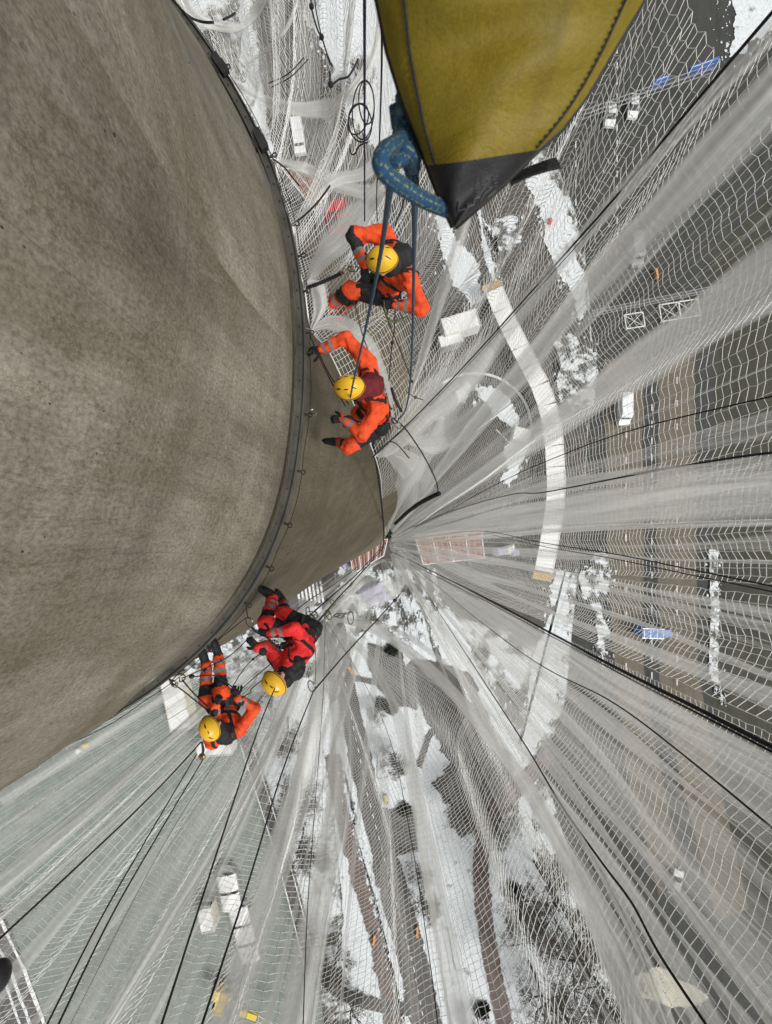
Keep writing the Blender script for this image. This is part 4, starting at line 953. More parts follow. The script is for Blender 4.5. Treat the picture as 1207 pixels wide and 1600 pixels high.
rope([(636, 612, 5), (644, 618, 5), (650, 621, 5), (662, 625, 5)], .006, m_olr, 'short olive cord with a knot right of the teal rope', knots=(2,))
rope([(686, 771, 6.2), (660, 784, 6.9), (640, 798, 7.8), (618, 818, 9.5)], .035, m_rope, 'thick dark padded pole lying along the net near the tower foot', 'padded_pole', 'pole')
rope([(583, 690, 6.2), (590, 735, 8), (597, 790, 11), (600, 835, 15), (596, 868, 18)], .02, m_rope, 'long thin dark rope hanging against the lower shaft', 'hanging_rope')
rope([(583, 714, 6.5), (612, 690, 6), (640, 716, 5.8)], .008, m_greyrope, 'grey cord slack across the loose net corner')
rope([(603, 848, 16), (560, 895, 11), (520, 930, 8), (480, 965, 6.3), (455, 985, 5.3)], .012, m_rope, 'dark rope from the central knot to the red worker, upper strand')
rope([(600, 855, 16), (556, 905, 11), (528, 935, 8.5), (500, 968, 7), (482, 990, 5.6)], .014, m_rope, 'dark rope from the central knot to the red worker, lower strand')
rope([(560, 885, 9), (520, 915, 7), (480, 940, 6), (440, 975, 5)], .006, m_rope, 'thin rope crossing the zebra crossing towards the red worker')
rope([(430, 1075, 4.6), (400, 1150, 3.9), (340, 1330, 2.9), (245, 1625, 2.0)], .0062, m_rope, 'black rope falling from the red worker helmet to the bottom edge')
rope([(490, 1080, 4.8), (440, 1210, 3.9), (385, 1390, 2.9), (308, 1625, 2.0)], .0066, m_rope, 'black rope from the red worker shackle to the bottom edge')
rope([(490, 1080, 4.8), (540, 1022, 5.6), (590, 968, 6.4), (617, 938, 7), (626, 928, 7.2)], .0085, m_rope, 'black rope from the red worker shackle up to a small knot over the park', knots=(3,))
rope([(314, 1160, 4.5), (240, 1240, 3.9), (120, 1355, 3.2), (-20, 1485, 2.6)], .0068, m_rope, 'black rope slanting from the lowest worker to the left edge')
rope([(308, 1178, 4.6), (230, 1310, 3.8), (150, 1450, 3.0), (62, 1625, 2.3)], .0055, m_rope, 'left one of two parallel ropes below the lowest worker')
rope([(318, 1186, 4.6), (250, 1300, 3.8), (170, 1440, 3.0), (80, 1625, 2.3)], .0060, m_rope, 'right one of two parallel ropes below the lowest worker')
rope([(268, 1066, 4.5), (290, 1082, 4.5), (322, 1108, 4.5)], .007, m_rope, 'black lanyard from the ring end to the lowest worker, outer strand')
rope([(285, 1062, 4.5), (302, 1082, 4.45), (325, 1104, 4.4)], .007, m_rope, 'black lanyard from the ring end to the lowest worker, inner strand')
rope([(268, 1064, 4.5), (292, 1040, 4.5), (324, 1014, 4.5), (385, 965, 4.5)], .005, m_rope, 'thin black line hanging parallel to the ring near the lowest worker boots')
rope([(284, 1060, 4.5), (330, 1040, 4.5), (360, 1024, 4.45), (386, 1000, 4.45)], .005, m_rope, 'thin black line from the ring to the red worker outstretched glove')
rope([(300, 1058, 4.5), (330, 1055, 4.5), (345, 1060, 4.5), (372, 1080, 4.5)], .006, m_rope, 'thin black line with a pad beside the lowest worker shins')
rope([(360, 1080, 4.7), (378, 1050, 4.8), (396, 1030, 4.9), (412, 1018, 4.9)], .005, m_rope, 'thin black line between the two lower workers, upper one', knots=(2,))
rope([(372, 1082, 4.7), (396, 1060, 4.75), (420, 1040, 4.75), (440, 1024, 4.75)], .005, m_rope, 'thin black line between the two lower workers, middle one')
rope([(378, 1090, 4.7), (392, 1082, 4.7), (396, 1074, 4.7), (440, 1040, 4.75)], .005, m_rope, 'thin black line between the two lower workers, lower one')
rope([(493, 1010, 4.9), (494, 1040, 4.9), (492, 1075, 4.85)], .004, m_greyrope, 'fine grey line beside the red worker back')
tag(MB().ball(P(300, 1057, 4.45), .028, 6, (1, .8, 1)).build('rope_pad', m_dark, None, True), 'small black pad on the line beside the lowest worker boots', 'pad')
def carab(px, py, d, L, rot, mat, label, tilt=.2):
    c = P(px, py, d); u = Vector((math.cos(rot), math.sin(rot), tilt)).normalized(); v = Vector((-math.sin(rot), math.cos(rot), 0))
    root = empty('carabiner', c, label, 'carabiner', 'carabiners and clips on the lines')
    MB(c).tube([c+u*(L/2*math.cos(t))*1.0+v*(L*.28*math.sin(t)*(1+.15*math.cos(t))) for t in [2*PI*k/20 for k in range(20)]], .0055, 6, True).build('frame', mat, root, True)
    MB(c).tube([c-u*L*.2+v*L*.27, c+u*L*.18+v*L*.29], .008, 7).build('gate', m_silver, root, True)
for a in [(541, 423, 4.3, .11, .2, m_karab, 'bronze carabiner between the coiled lanyard and the upper worker'), (552, 420, 4.25, .10, -.1, m_dsteel, 'dark carabiner right of the bronze one at the upper worker'),
          (487, 645, 4.5, .11, .05, m_karab, 'bronze carabiner clipped to the ring by the second worker glove'), (390, 972, 4.6, .11, -1.0, m_dsteel, 'dark carabiner hanging from the ring above the red worker glove'),
          (432, 1008, 4.6, .13, -.7, m_dsteel, 'dark carabiner at the red worker forearm'), (424, 1000, 4.62, .09, -.7, m_dsteel, 'small dark link beside the red worker forearm'),
          (272, 1068, 4.5, .10, -.5, m_karab, 'bronze carabiner at the lower end of the ring'), (285, 1060, 4.5, .09, .9, m_dsteel, 'dark carabiner just right of the ring end'),
          (487, 1072, 4.75, .12, -1.1, m_dsteel, 'dark shackle behind the red worker where two ropes meet'), (616, 658, 4.6, .11, -.7, m_silver, 'silver device at the second worker hip'),
          (622, 665, 4.62, .08, -.7, m_karab, 'small bronze clip below the silver hip device'), (325, 1014, 4.5, .09, .7, m_dsteel, 'dark clip on the ring above the lowest worker boots')]: carab(*a)
rope([(385, 945, 4.52), (386, 955, 4.55), (388, 966, 4.58)], .006, m_rope, 'short black sling from the ring eye to the dark carabiner')
rope([(393, 980, 4.6), (402, 988, 4.6), (420, 998, 4.6), (440, 1018, 4.7)], .010, m_rope, 'twisted black lanyard between the carabiner and the red worker chest', 'lanyard')
C = cr([(479, 450, 4.55), (496, 444, 4.5), (515, 436, 4.45), (535, 426, 4.35)], 12); m = MB()
m.tube([P(*c) for c in C], [.012+.009*abs(math.sin(i*1.35)) for i in range(len(C))], 8); m.tube([P(476, 456, 4.55), P(484, 446, 4.55)], .006, 6)
tag(m.build('shock_lanyard', m_black, None, True), 'crinkled black shock absorber lanyard from the ring to the upper worker', 'lanyard')
root = empty('pulley', P(316, 1182, 4.6), 'brown rope pulley hanging below the lowest worker helmet', 'pulley')
c = P(316, 1182, 4.6); MB(c).ball(c, .038, 7, (1, .9, .5)).build('sheave', m_karab, root, True); MB(c).tube([P(316, 1160, 4.4), P(318, 1172, 4.5), c], [.010, .014, .012], 8).build('strap', m_black, root, True)
# tangle of olive slings and gear on the net gather
m = MB(); rnd = random.Random(2); c0 = P(500, 962, 5.6)
for i in range(16):
    a = c0+Vector((rnd.gauss(0, .16), rnd.gauss(0, .05)+.0, rnd.gauss(0, .08))); a += Vector((1, .75, 0))*rnd.gauss(0, .09)
    r = rnd.uniform(.03, .06); u = Vector((rnd.gauss(0, 1), rnd.gauss(0, 1), rnd.gauss(0, .5))).normalized(); v = u.orthogonal().normalized()
    m.tube([a+u*r*math.cos(t)*1.5+v*r*math.sin(t) for t in [2*PI*k/14 for k in range(14)]], .006, 5, True)
tag(m.build('sling_bundle', m_olr, None, True), 'tangled olive slings and clips beside the red worker hip', 'slings')
root = empty('dark_blob', P(-6, 1528, 1.6), 'black lump hanging at the left edge near the bottom', 'blob'); c = P(-6, 1528, 1.6)  # lump added as stand-in for an indistinct dark blur near the camera
MB(c).ball(c, .052, 8, (.8, 1.1, 1)).build('body', m_dark, root, True); MB(c).tube([c, P(-60, 1560, .9)], .01, 8).build('cord', m_rope, root, True)

# ------------------------------------------------------------ yellow bag
bag = empty('yellow_bag', P(760, 100, .55), 'yellow tarpaulin tool bag with a black tip hanging close to the camera', 'bag')
Lx = [(-260, 520), (-120, 552), (0, 590), (80, 606), (150, 627), (215, 652), (258, 668), (300, 684), (355, 708)]
Rx = [(-260, 1110), (-120, 1062), (0, 1006), (80, 958), (150, 917), (200, 880), (240, 835), (285, 790), (320, 752), (355, 712)]
def edge(tb, y): return float(np.interp(y, [a for a, b in tb], [b for a, b in tb]))
def bd(u, y, back):
    s = math.sin(PI*min(1, max(0, u)))**.6; base = .56+.12*(y-100)/350.0
    wr = .004*math.sin(u*9+y*.02)+.003*math.sin(y*.05+u*4)
    return base-(.035*s+wr*s) if not back else base+.10*s*(1 if y > 0 else 1)
def bagpart(name, y0, y1f, y1, mat, n=30, k=26):
    m = MB(bag.location)
    for back in (False, True):
        vs = []; fs = []
        for i in range(n+1):
            for j in range(k+1):
                u = j/k; t = i/n
                # seam between yellow and black slants down to the left
                s0 = y0(u) if callable(y0) else y0; s1 = y1f(u) if y1f else y1
                y = s0+(s1-s0)*t; x = edge(Lx, y)+(edge(Rx, y)-edge(Lx, y))*u; vs.append(P(x, y, bd(u, y, back)))
        for i in range(n):
            for j in range(k):
                q = (i*(k+1)+j, i*(k+1)+j+1, (i+1)*(k+1)+j+1, (i+1)*(k+1)+j); fs.append(q[::-1] if not back else q)
        m.add(vs, fs)
    return m.build(name, mat, bag, True)
seamy = lambda u: 258-24*u**1.4
bagpart('yellow_panel', -260, seamy, 0, m_bag); bagpart('black_tip', seamy, None, 355, m_bagk, 18)
def onbag(x, y, lift=.002):
    l, r = edge(Lx, y), edge(Rx, y); u = (x-l)/(r-l); return P(x, y, bd(u, y, False)-lift)
for pts in ([(590, -260), (615, -80), (632, 0), (641, 80), (654, 150), (668, 215), (681, 256)], [(1072, -200), (1020, -90), (978, 0), (946, 70), (914, 130), (880, 182), (838, 232)]):
    m = MB(bag.location); m.tube([onbag(c[0], c[1], .0005) for c in cr(pts, 6)], .0016, 6); m.build('seam', m_bagk, bag, True)
    m = MB(bag.location); C = cr(pts, 12)
    for i in range(0, len(C)-1, 2): m.tube([onbag(C[i][0]-3, C[i][1], .0015), onbag(C[i+1][0]-3, C[i+1][1], .0015)], .0008, 4)
    m.build('stitching', m_black, bag)
for tb in (Lx, Rx): MB(bag.location).tube([P(b, a, bd(.0, a, False)+.012) for a, b in tb], .004, 8).build('piping', m_bagk, bag, True)
m = MB(bag.location); m.ribbon([P(*c) for c in ((800, 284, .70), (815, 276, .69), (835, 268, .68), (855, 261, .67), (872, 257, .67))], [(0, .3, 1)]*5, .020, .004); m.build('webbing_tab', m_black, bag)
m = MB(bag.location)
for i in range(5):
    for j in range(4):
        if random.random() < .75: x = 743+j*9+random.random()*2; y = 281+i*5-j*1.5; m.tube([onbag(x, y), onbag(x+random.uniform(3, 7), y-1)], .0007, 4)
m.build('faded_print', m_print, bag)
m = MB(bag.location)
for a in ([(724, 318), (722, 334), (734, 330)], [(738, 322), (736, 328), (746, 324), (748, 314), (756, 312)], [(757, 318), (764, 306), (776, 296)], [(768, 312), (780, 302)]): m.tube([onbag(x-6, y-4) for x, y in a], .0012, 5)
m.build('logo_print', m_print, bag)

# ------------------------------------------------------------ people (signed distance bodies)
def surf_nets(f, org, h):
    s = f < 0; nx, ny, nz = f.shape
    acc = np.zeros((nx-1, ny-1, nz-1, 3)); cnt = np.zeros((nx-1, ny-1, nz-1))
    I = np.indices((nx-1, ny-1, nz-1)).transpose(1, 2, 3, 0).astype(float)
    def sl(a, o): return a[o[0]:nx-1+o[0], o[1]:ny-1+o[1], o[2]:nz-1+o[2]]
    for ax in range(3):
        for b in (0, 1):
            for c in (0, 1):
                o0 = [0, 0, 0]; o0[(ax+1) % 3] = b; o0[(ax+2) % 3] = c; o1 = list(o0); o1[ax] = 1
                f0, f1 = sl(f, o0), sl(f, o1); x = (f0 < 0) != (f1 < 0); t = np.where(x, f0/np.where(f0 == f1, 1, f0-f1), 0)
                p = I+np.array(o0, float); p[..., ax] += t; acc[x] += p[x]; cnt[x] += 1
    act = cnt > 0; idx = -np.ones(act.shape, int); idx[act] = np.arange(act.sum()); V = acc[act]/cnt[act][:, None]*h+np.array(org); Fs = []
    for ax in range(3):
        a1, a2 = (ax+1) % 3, (ax+2) % 3; lo = [slice(1, -1)]*3; lo[ax] = slice(0, -1); hi = [slice(1, -1)]*3; hi[ax] = slice(1, None)
        x = s[tuple(lo)] != s[tuple(hi)]; ins = s[tuple(lo)]; q = np.argwhere(x); off = np.array([1, 1, 1]); off[ax] = 0; q2 = q+off
        def cell(d1, d2): c = q2.copy(); c[:, a1] -= d1; c[:, a2] -= d2; return idx[c[:, 0], c[:, 1], c[:, 2]]
        F4 = np.stack([cell(1, 1), cell(0, 1), cell(0, 0), cell(1, 0)], 1); fl = ~ins[tuple(q.T)]; F4[fl] = F4[fl][:, ::-1]; Fs.append(F4)
    return V, np.concatenate(Fs)
def sdf(Pt, cones, k=.03, want=False):
    res = None; best = None; bi = None; bt = None
    for n, cn in enumerate(cones):
        a, b, ra, rb = cn[:4]; a = np.array(a); ab = np.array(b)-a; t = np.clip(((Pt-a)@ab)/max(ab@ab, 1e-9), 0, 1)
        d = np.linalg.norm(Pt-a-t[..., None]*ab, axis=-1)-(ra+(rb-ra)*t)
        if want:
            if best is None: best = d.copy(); bi = np.zeros(d.shape, int); bt = t.copy()
            else: m = d < best; best[m] = d[m]; bi[m] = n; bt[m] = t[m]
        if res is None: res = d
        else: h = np.clip(.5+.5*(res-d)/k, 0, 1); res = res*(1-h)+d*h-k*h*(1-h)
    return (res, bi, bt) if want else res
def wrinkle(Pt, amp, sc=1.0):
    x, y, z = Pt[..., 0]*sc, Pt[..., 1]*sc, Pt[..., 2]*sc
    w1 = np.sin(x*31+2.2*np.sin(z*23)+y*9)*np.sin(z*37+1.7*np.sin(y*27)); w2 = np.sin(y*71+x*33+2*np.sin(z*41))*np.sin(z*63-x*52)
    return amp*(w1+.55*w2)
def sdf_mesh(name, cones, h, parent, mats, k=.03, wr=0.0, matf=None):
    org = np.array(parent.location); cs = [(np.array(c[0])-org, np.array(c[1])-org, *c[2:]) for c in cones]
    pts = np.array([p for c in cs for p in (c[0], c[1])]); rm = max(max(c[2], c[3]) for c in cs)+.03; lo = pts.min(0)-rm; n = np.ceil((pts.max(0)+rm-lo)/h).astype(int)+1
    gx = np.stack(np.meshgrid(*[lo[i]+h*np.arange(n[i]) for i in range(3)], indexing='ij'), -1); f = sdf(gx, cs, k)
    if wr: f = f+wrinkle(gx, wr)
    V, Fc = surf_nets(f, lo, h); me = bpy.data.meshes.new(name); me.from_pydata(V.tolist(), [], Fc.tolist())
    for m in mats: me.materials.append(m)
    if matf:
        ctr = V[Fc].mean(1); _, bi, bt = sdf(ctr, cs, k, True); me.polygons.foreach_set('material_index', np.array([matf(int(b), float(t)) for b, t in zip(bi, bt)], dtype=np.int32))
    me.polygons.foreach_set('use_smooth', [True]*len(Fc)); me.update(); return link(name, me, parent)
def ik(a, b, l1, l2, pole):
    d = b-a; L = d.length
    if L > (l1+l2)*.995: b = a+d*((l1+l2)*.995/L); d = b-a; L = d.length
    u = d/L; x = (l1*l1-l2*l2+L*L)/(2*L); hh = math.sqrt(max(0, l1*l1-x*x)); p = Vector(pole); p = (p-u*p.dot(u)).normalized(); return a+u*x+p*hh, b
def hand(parent, wrist, dirv, palmn, side, curl, label=None):
    """side: +1/-1 tells on which side the thumb sits"""
    d = dirv.normalized(); n = (palmn-d*palmn.dot(d)).normalized(); s = d.cross(n)*side; cones = []
    cones.append((wrist-d*.07, wrist+d*.015, .041, .034))
    for o in (-.026, -.009, .009, .026): cones.append((wrist+d*.01+s*o*.7, wrist+d*.088+s*o, .020, .0165))
    for i, (o, L) in enumerate(zip((.030, .011, -.009, -.028), (.072, .082, .076, .060))):
        p = wrist+d*(.092-.004*abs(i-1))+s*o; a = curl*.5; r = .0115
        for j, fr in enumerate((.45, .32, .23)):
            dv = (d*math.cos(a)+n*math.sin(a)+s*(o*1.6)).normalized(); q = p+dv*L*fr; cones.append((p, q, r, r*.92)); p = q; r *= .92; a += curl*(.8+.1*i)
    p = wrist+d*.025+s*.030; a = .9
    for L, an in ((.042, .95), (.034, .7), (.026, .45)):
        dv = (d*math.cos(an)+s*math.sin(an)+n*(.35+curl*.25)).normalized(); q = p+dv*L; cones.append((p, q, .0150, .0125)); p = q
    return sdf_mesh('glove', cones, .0055, parent, [m_black], .009)
def person(label, J, suit, hood, legm='o'):
    """J: joints as world Vectors; the whole body is one skin"""
    pel, neck, head = J['pelvis'], J['neck'], J['head']; org = Vector(pel); root = empty('person', org, label, 'person', 'rope access workers in orange')
    shL, shR = J['shL'], J['shR']; ax = (shR-shL).normalized(); up = (neck-pel).normalized(); fwd = J['face'].normalized()
    hax = J.get('hax', ax); hipL, hipR = pel-hax*.095, pel+hax*.095
    elL, wL = ik(shL, J['wL'], .30, .27, J['pL']); elR, wR = ik(shR, J['wR'], .30, .27, J['pR'])
    knL, aL = ik(hipL, J['aL'], .42, .42, J['kL']); knR, aR = ik(hipR, J['aR'], .42, .42, J['kR'])
    mid = pel.lerp(neck, .5); S_, R_, K_, T_ = 0, 1, 2, 3   # suit, reflective, black, skin
    c = [(pel, mid, .135, .145, [(0, 1, S_)]), (mid, neck-up*.05, .145, .13, [(0, .12, R_), (.12, 1, S_)]),
         (shL, shR, .085, .085, [(0, 1, S_)]), (mid-ax*.06, shL+ax*.03-up*.03, .12, .09, [(0, 1, S_)]), (mid+ax*.06, shR-ax*.03-up*.03, .12, .09, [(0, 1, S_)]),
         (pel-hax*.04, hipL, .115, .105, [(0, 1, K_)]), (pel+hax*.04, hipR, .115, .105, [(0, 1, K_)]),
         (neck-up*.02, head-J['hup'].normalized()*.03, .070, .066, [(0, 1, K_)])]
    fk = K_ if J.get('dark') else S_
    for s, e, w_ in ((shL, elL, wL), (shR, elR, wR)):
        c.append((s, e, .083, .066, [(0, 1, S_)])); c.append((e, w_, .067, .048, [(0, .5, fk if e is elL else S_), (.5, .64, R_), (.64, .8, S_), (.8, .93, R_), (.93, 1, S_)]))
    for s, e, w_ in ((hipL, knL, aL), (hipR, knR, aR)):
        c.append((s, e, .104, .082, [(0, .75, K_), (.75, 1, K_ if legm == 'k' else S_)])); c.append((e, w_, .080, .066, [(0, .38, K_), (.38, .48, S_), (.48, .6, R_), (.6, .74, S_), (.74, .84, R_), (.84, 1, S_)]))
    hu = J['hup'].normalized(); hc = head; hf = (fwd-hu*fwd.dot(hu)).normalized(); hs = hu.cross(hf)
    c += [(hc-hu*.02-hf*.015, hc+hu*.02-hf*.01, .090, .088, [(0, 1, T_)]), (hc-hu*.07+hf*.03, hc-hu*.10+hf*.055, .058, .036, [(0, 1, T_)]), (hc-hu*.03+hf*.088, hc-hu*.055+hf*.108, .011, .013, [(0, 1, T_)]),
          (hc-hu*.035+hs*.086, hc-hu*.065+hs*.084, .013, .012, [(0, 1, T_)]), (hc-hu*.035-hs*.086, hc-hu*.065-hs*.084, .013, .012, [(0, 1, T_)]), (hc-hu*.088+hf*.082-hs*.02, hc-hu*.088+hf*.082+hs*.02, .011, .011, [(0, 1, T_)])]
    def mf(b, t):
        for a0, a1, m in c[b][4]:
            if a0 <= t <= a1: return m
        return 0
    body = sdf_mesh('body', c, .0125, root, [suit, m_refl, m_black, m_skin], .032, .0105, mf)
    # eyes
    for s in (-1, 1): MB(org).ball(hc-hu*.03+hf*.083+hs*.032*s, .012, 5).build('eye', m_white, root, True)
    # helmet: shell with ridges, brim, vents, straps
    he = hc+hu*.018; n1, n2 = 14, 36; hb = MB(org); vs = [he+hu*.145]
    def hp(th, ph, off=0):
        cp, sp = math.cos(ph), math.sin(ph); rx = .142+off; ry = .112+off; rz = .128+off
        rid = .005*max(0, math.cos(ph*2))**4*math.sin(th)*abs(math.sin(3*th))
        return he+hf*(rx+rid)*math.sin(th)*cp+hs*(ry)*math.sin(th)*sp+hu*(rz)*math.cos(th)*(1 if th < 1.57 else .5)
    vs = [hp(0, 0)]; fs = []
    for i in range(1, n1+1):
        th = 1.78*i/n1
        for k in range(n2): vs.append(hp(th, 2*PI*k/n2, .006*max(0, i-12)))
    for k in range(n2): fs.append((0, 1+k, 1+(k+1) % n2))
    for i in range(n1-1):
        for k in range(n2): fs.append((1+i*n2+k, 1+(i+1)*n2+k, 1+(i+1)*n2+(k+1) % n2, 1+i*n2+(k+1) % n2))
    nb = len(vs); 
    for k in range(n2): vs.append(he+(vs[1+(n1-1)*n2+k]-he)*.93)
    for k in range(n2): fs.append((1+(n1-1)*n2+k, nb+k, nb+(k+1) % n2, 1+(n1-1)*n2+(k+1) % n2))
    hb.add(vs, fs); hel = hb.build('helmet', m_yel, root, True)
    def side(x, y, off=.0015):                      # point of the shell above plan position x (forward), y (sideways)
        th = math.asin(min(.97, math.hypot(x/.142, y/.112))); return hp(th, math.atan2(y/.112, x/.142), off)
    for s in (-1, 1):
        for x0, x1, yy, ww in ((.035, .095, .050, .013), (-.035, .015, .058, .010), (-.105, -.055, .048, .012)):
            v = MB(org); q = [side(x0+(x1-x0)*j/8, s*(yy-(.012 if abs(x0+x1) > .1 else 0)*j/8-ww*.5*math.sin(PI*j/8))) for j in range(9)]; q2 = [side(x0+(x1-x0)*j/8, s*(yy-(.012 if abs(x0+x1) > .1 else 0)*j/8+ww*.5*math.sin(PI*j/8)+.001)) for j in range(9)]
            v.add(q+q2, [(j, j+1, 10+j, 9+j) for j in range(8)]); v.build('vent', m_dark, hel)
        MB(org).tube([side(-.10+.02*j, s*(.028+.004*math.sin(j*.3)), .001) for j in range(11)], .0022, 4).build('ridge', m_yel, hel, True)
    for s in (-1, 1): MB(org).ribbon([hp(1.65, s*1.2, .004), hc-hu*.05+hs*.1*s+hf*.02, hc-hu*.12+hf*.06+hs*.02*s], [hs*s, hs*s, hs*s], .016, .003).build('chin_strap', m_dark, hel)
    MB(org).tube([hp(1.62, 2*PI*k/40, .004) for k in range(40)], .004, 5, True).build('rim', m_dark, hel, True)
    # hood / collar round the neck
    hcn = [(neck-up*.05-hf*.02-hs*.06, neck-up*.05-hf*.02+hs*.06, .088, .088), (neck-hf*.035, head-hu*.085-hf*.045, .105, .092), (neck-hf*.10-up*.01-hs*.04, neck-hf*.10-up*.01+hs*.04, .062, .062)]
    sdf_mesh('hood', hcn, .011, root, [hood], .04, .009)
    # gloves
    hand(root, wL, J.get('hL', wL-elL), J.get('nL', Vector((0, 0, -1))), J.get('tL', 1), J.get('cL', .8)); hand(root, wR, J.get('hR', wR-elR), J.get('nR', Vector((0, 0, -1))), J.get('tR', -1), J.get('cR', .8))
    # boots
    for a_, k_, key in ((aL, knL, 'tLf'), (aR, knR, 'tRf')):
        td = J[key].normalized(); sh = (a_-k_).normalized(); heel = a_+sh*.045
        cs = [(a_-sh*.10, a_+sh*.02, .062, .056), (heel-td*.045, heel+td*.10, .045, .044), (heel+td*.08, heel+td*.17, .046, .038), (a_, heel+td*.07, .052, .045)]
        bt_ = sdf_mesh('boot', cs, .0085, root, [m_black], .02)
        so_ = MB(org); pr = td.cross(sh).normalized(); out = []
        for k in range(20):
            an = 2*PI*k/20; out.append(heel+sh*.036+td*(.06+.155*math.cos(an))+pr*(.044*math.sin(an)*(1+.12*math.cos(an))))
        so_.add(out+[p+sh*.022 for p in out], [tuple(range(20)), tuple(range(20, 40))[::-1]]+[(k, 20+k, 20+(k+1) % 20, (k+1) % 20) for k in range(20)]); so_.build('sole', m_dark, bt_)
    # harness straps hugging the body surface
    cs = [(np.array(q[0]), np.array(q[1]), q[2], q[3]) for q in c]
    def onb(o, dv, start=.32):
        dv = Vector(dv).normalized(); p = Vector(o)+dv*start
        for _ in range(14):
            dd = float(sdf(np.array([p]), cs, .035)[0])
            if dd < .008: break
            p = p-dv*dd*.9
        return p
    fx = (fwd-up*fwd.dot(up)).normalized(); sx = up.cross(fx)
    def ring_strap(o, u, f, n=24, wd=.045, start=.3):
        s = u.cross(f); pts = []; nr = []
        for k in range(n+1):
            a = 2*PI*k/n; dv = f*math.cos(a)+s*math.sin(a); pts.append(onb(o, dv, start)); nr.append(dv)
        return pts, nr
    hn = MB(org)
    for o, wd in ((pel+up*.06, .06), (pel.lerp(neck, .62), .04)):
        p_, n_ = ring_strap(o, up, fx, 24, wd); hn.ribbon(p_, n_, wd, .006)
    for hip, kn in ((hipL, knL), (hipR, knR)):
        u = (kn-hip).normalized(); f = u.orthogonal().normalized(); p_, n_ = ring_strap(hip.lerp(kn, .28), u, f, 16, .05, .16); hn.ribbon(p_, n_, .05, .006)
    for s in (-1, 1):
        pts = []; nr = []
        for k in range(15):
            t = k/14; an = -.15+t*(PI+.3); along = math.sin(an); o = pel+up*(.08+.30*max(0, math.sin(PI*t))); cx = sx*s*(.04+.075*math.sin(PI*t))
            dv = (fx*math.cos(an)+up*max(0, along)*.9+sx*s*.1).normalized(); pts.append(onb(o+cx, dv, .34)); nr.append(dv)
        hn.ribbon(pts, nr, .042, .006)
    hn.build('harness', m_black, root)
    for k in range(5):
        gear = MB(org)
        a = .5+k*1.2; dv = fx*math.cos(a)+sx*math.sin(a); p = onb(pel+up*.04, dv)+dv*.02; gear.tube([p+up*.03*math.cos(t)+dv.cross(up)*.018*math.sin(t)-up*.035 for t in [2*PI*j/12 for j in range(12)]], .005, 5, True)
        gear.tube([p-up*.06, p-up*.13+dv*.02], .012, 6); gear.build('gear_clip', m_dsteel, root)
    p = onb(pel.lerp(neck, .55), fx); MB(org).box(p+fx*.012, (.07, .05, .09)).build('chest_device', m_dark, root)
    p = onb(pel.lerp(neck, .8), -fx); MB(org).tube([p-fx*.01+sx*.03*math.cos(t)+up*.03*math.sin(t) for t in [2*PI*j/14 for j in range(14)]], .005, 6, True).build('back_ring', m_silver, root, True)
    return root
V = Vector
W_ = V((-1, -.05, 0))
person('worker in orange with green dotted yellow helmet, uppermost of the four, beside the net ties', dict(
    pelvis=P(604, 450, 4.85), neck=P(620, 402, 4.32), head=P(598, 408, 4.12), shL=P(600, 366, 4.38), shR=P(640, 436, 4.38), face=V((-1, .05, -.5)), hup=V((-.25, 0, 1)), hax=V((.3, -1, 0)).normalized(),
    wL=P(569, 412, 4.42), pL=V((-.1, 1, .2)), hL=V((.1, -1, -.3)), wR=P(618, 476, 4.45), pR=V((1, -.6, .1)), hR=V((-1, .1, -.2)), nR=V((0, .6, -1)), dark=1,
    aL=P(530, 492, 5.45), kL=V((-.2, .4, 1)), aR=P(512, 480, 5.10), kR=V((0, .1, 1)), tLf=V((-.6, -.1, .7)), tRf=V((-.7, -.1, .6))), m_orange, m_black)
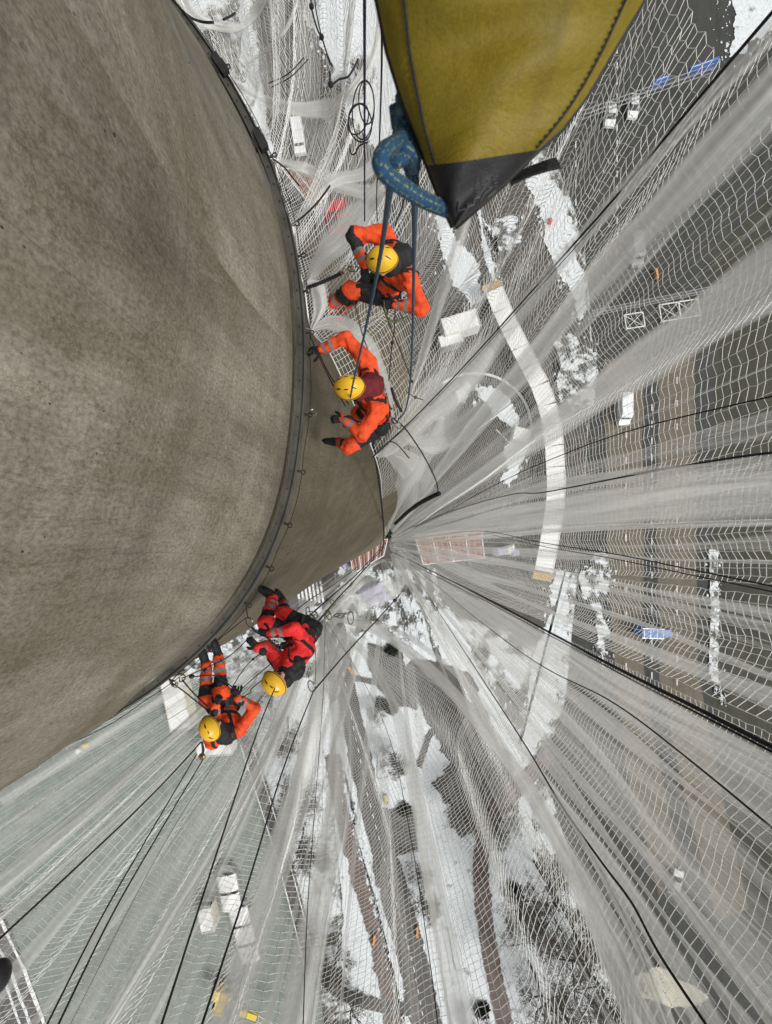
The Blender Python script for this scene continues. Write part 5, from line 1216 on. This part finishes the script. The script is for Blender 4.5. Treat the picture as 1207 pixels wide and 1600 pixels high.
person('worker in orange with a maroon hood gripping the steel ring, second from the top', dict(
    pelvis=P(592, 652, 4.98), neck=P(574, 602, 4.42), head=P(547, 606, 4.20), shL=P(572, 562, 4.48), shR=P(592, 640, 4.48), face=V((-1, 0, -.5)), hup=V((-.3, 0, 1)), hax=V((.2, -1, 0)).normalized(),
    wL=P(503, 546, 4.56), pL=V((.2, 1, .3)), hL=V((-1, -.12, 0)), cL=.55, wR=P(536, 655, 4.55), pR=V((.6, -1, .2)), hR=V((-1, .05, -.1)), cR=1.1,
    aL=P(560, 664, 5.75), kL=V((-.2, .2, 1)), aR=P(533, 692, 5.42), kR=V((.1, -.5, 1)), tLf=V((-.8, 0, .4)), tRf=V((-1, .05, .25))), m_orange, m_maroon)
person('worker in red orange with both gloved hands reaching for the carabiner, third from the top', dict(
    pelvis=P(478, 988, 5.25), neck=P(455, 1042, 4.92), head=P(431, 1066, 4.75), shL=P(443, 1042, 4.98), shR=P(480, 1012, 4.98), face=V((-.6, .8, -.4)), hup=V((-.45, -.35, 1)), hax=V((1, .5, 0)).normalized(),
    wL=P(404, 1012, 4.80), pL=V((.2, -.3, -1)), hL=V((-.8, .7, 0)), cL=.4, wR=P(424, 990, 4.85), pR=V((.3, .9, .5)), hR=V((-1, .1, 0)), cR=.6,
    aL=P(426, 936, 5.6), kL=V((-.6, -.2, .7)), aR=P(444, 944, 5.75), kR=V((-.3, .1, .8)), tLf=V((-.8, .5, .25)), tRf=V((-.5, .9, .2))), m_red, m_black)
person('worker in orange standing on the ring edge with black thighs, lowest of the four', dict(
    pelvis=P(350, 1100, 5.75), neck=P(349, 1144, 5.38), head=P(330, 1137, 5.12), shL=P(331, 1158, 5.42), shR=P(374, 1140, 5.42), face=V((-.3, 1, -.5)), hup=V((-.25, -.1, 1)), hax=V((1, .1, 0)).normalized(),
    wL=P(338, 1104, 5.2), pL=V((-.3, -.1, -1)), hL=V((.2, 1, -.3)), cL=1.0, wR=P(372, 1090, 5.35), pR=V((1, .1, -.5)), hR=V((-.5, .8, 0)), cR=.9,
    aL=P(322, 1040, 5.6), kL=V((.1, .2, 1)), aR=P(342, 1027, 5.65), kR=V((.1, .2, 1)), tLf=V((-.3, 1, .3)), tRf=V((-.3, 1, .3))), m_orange, m_black)
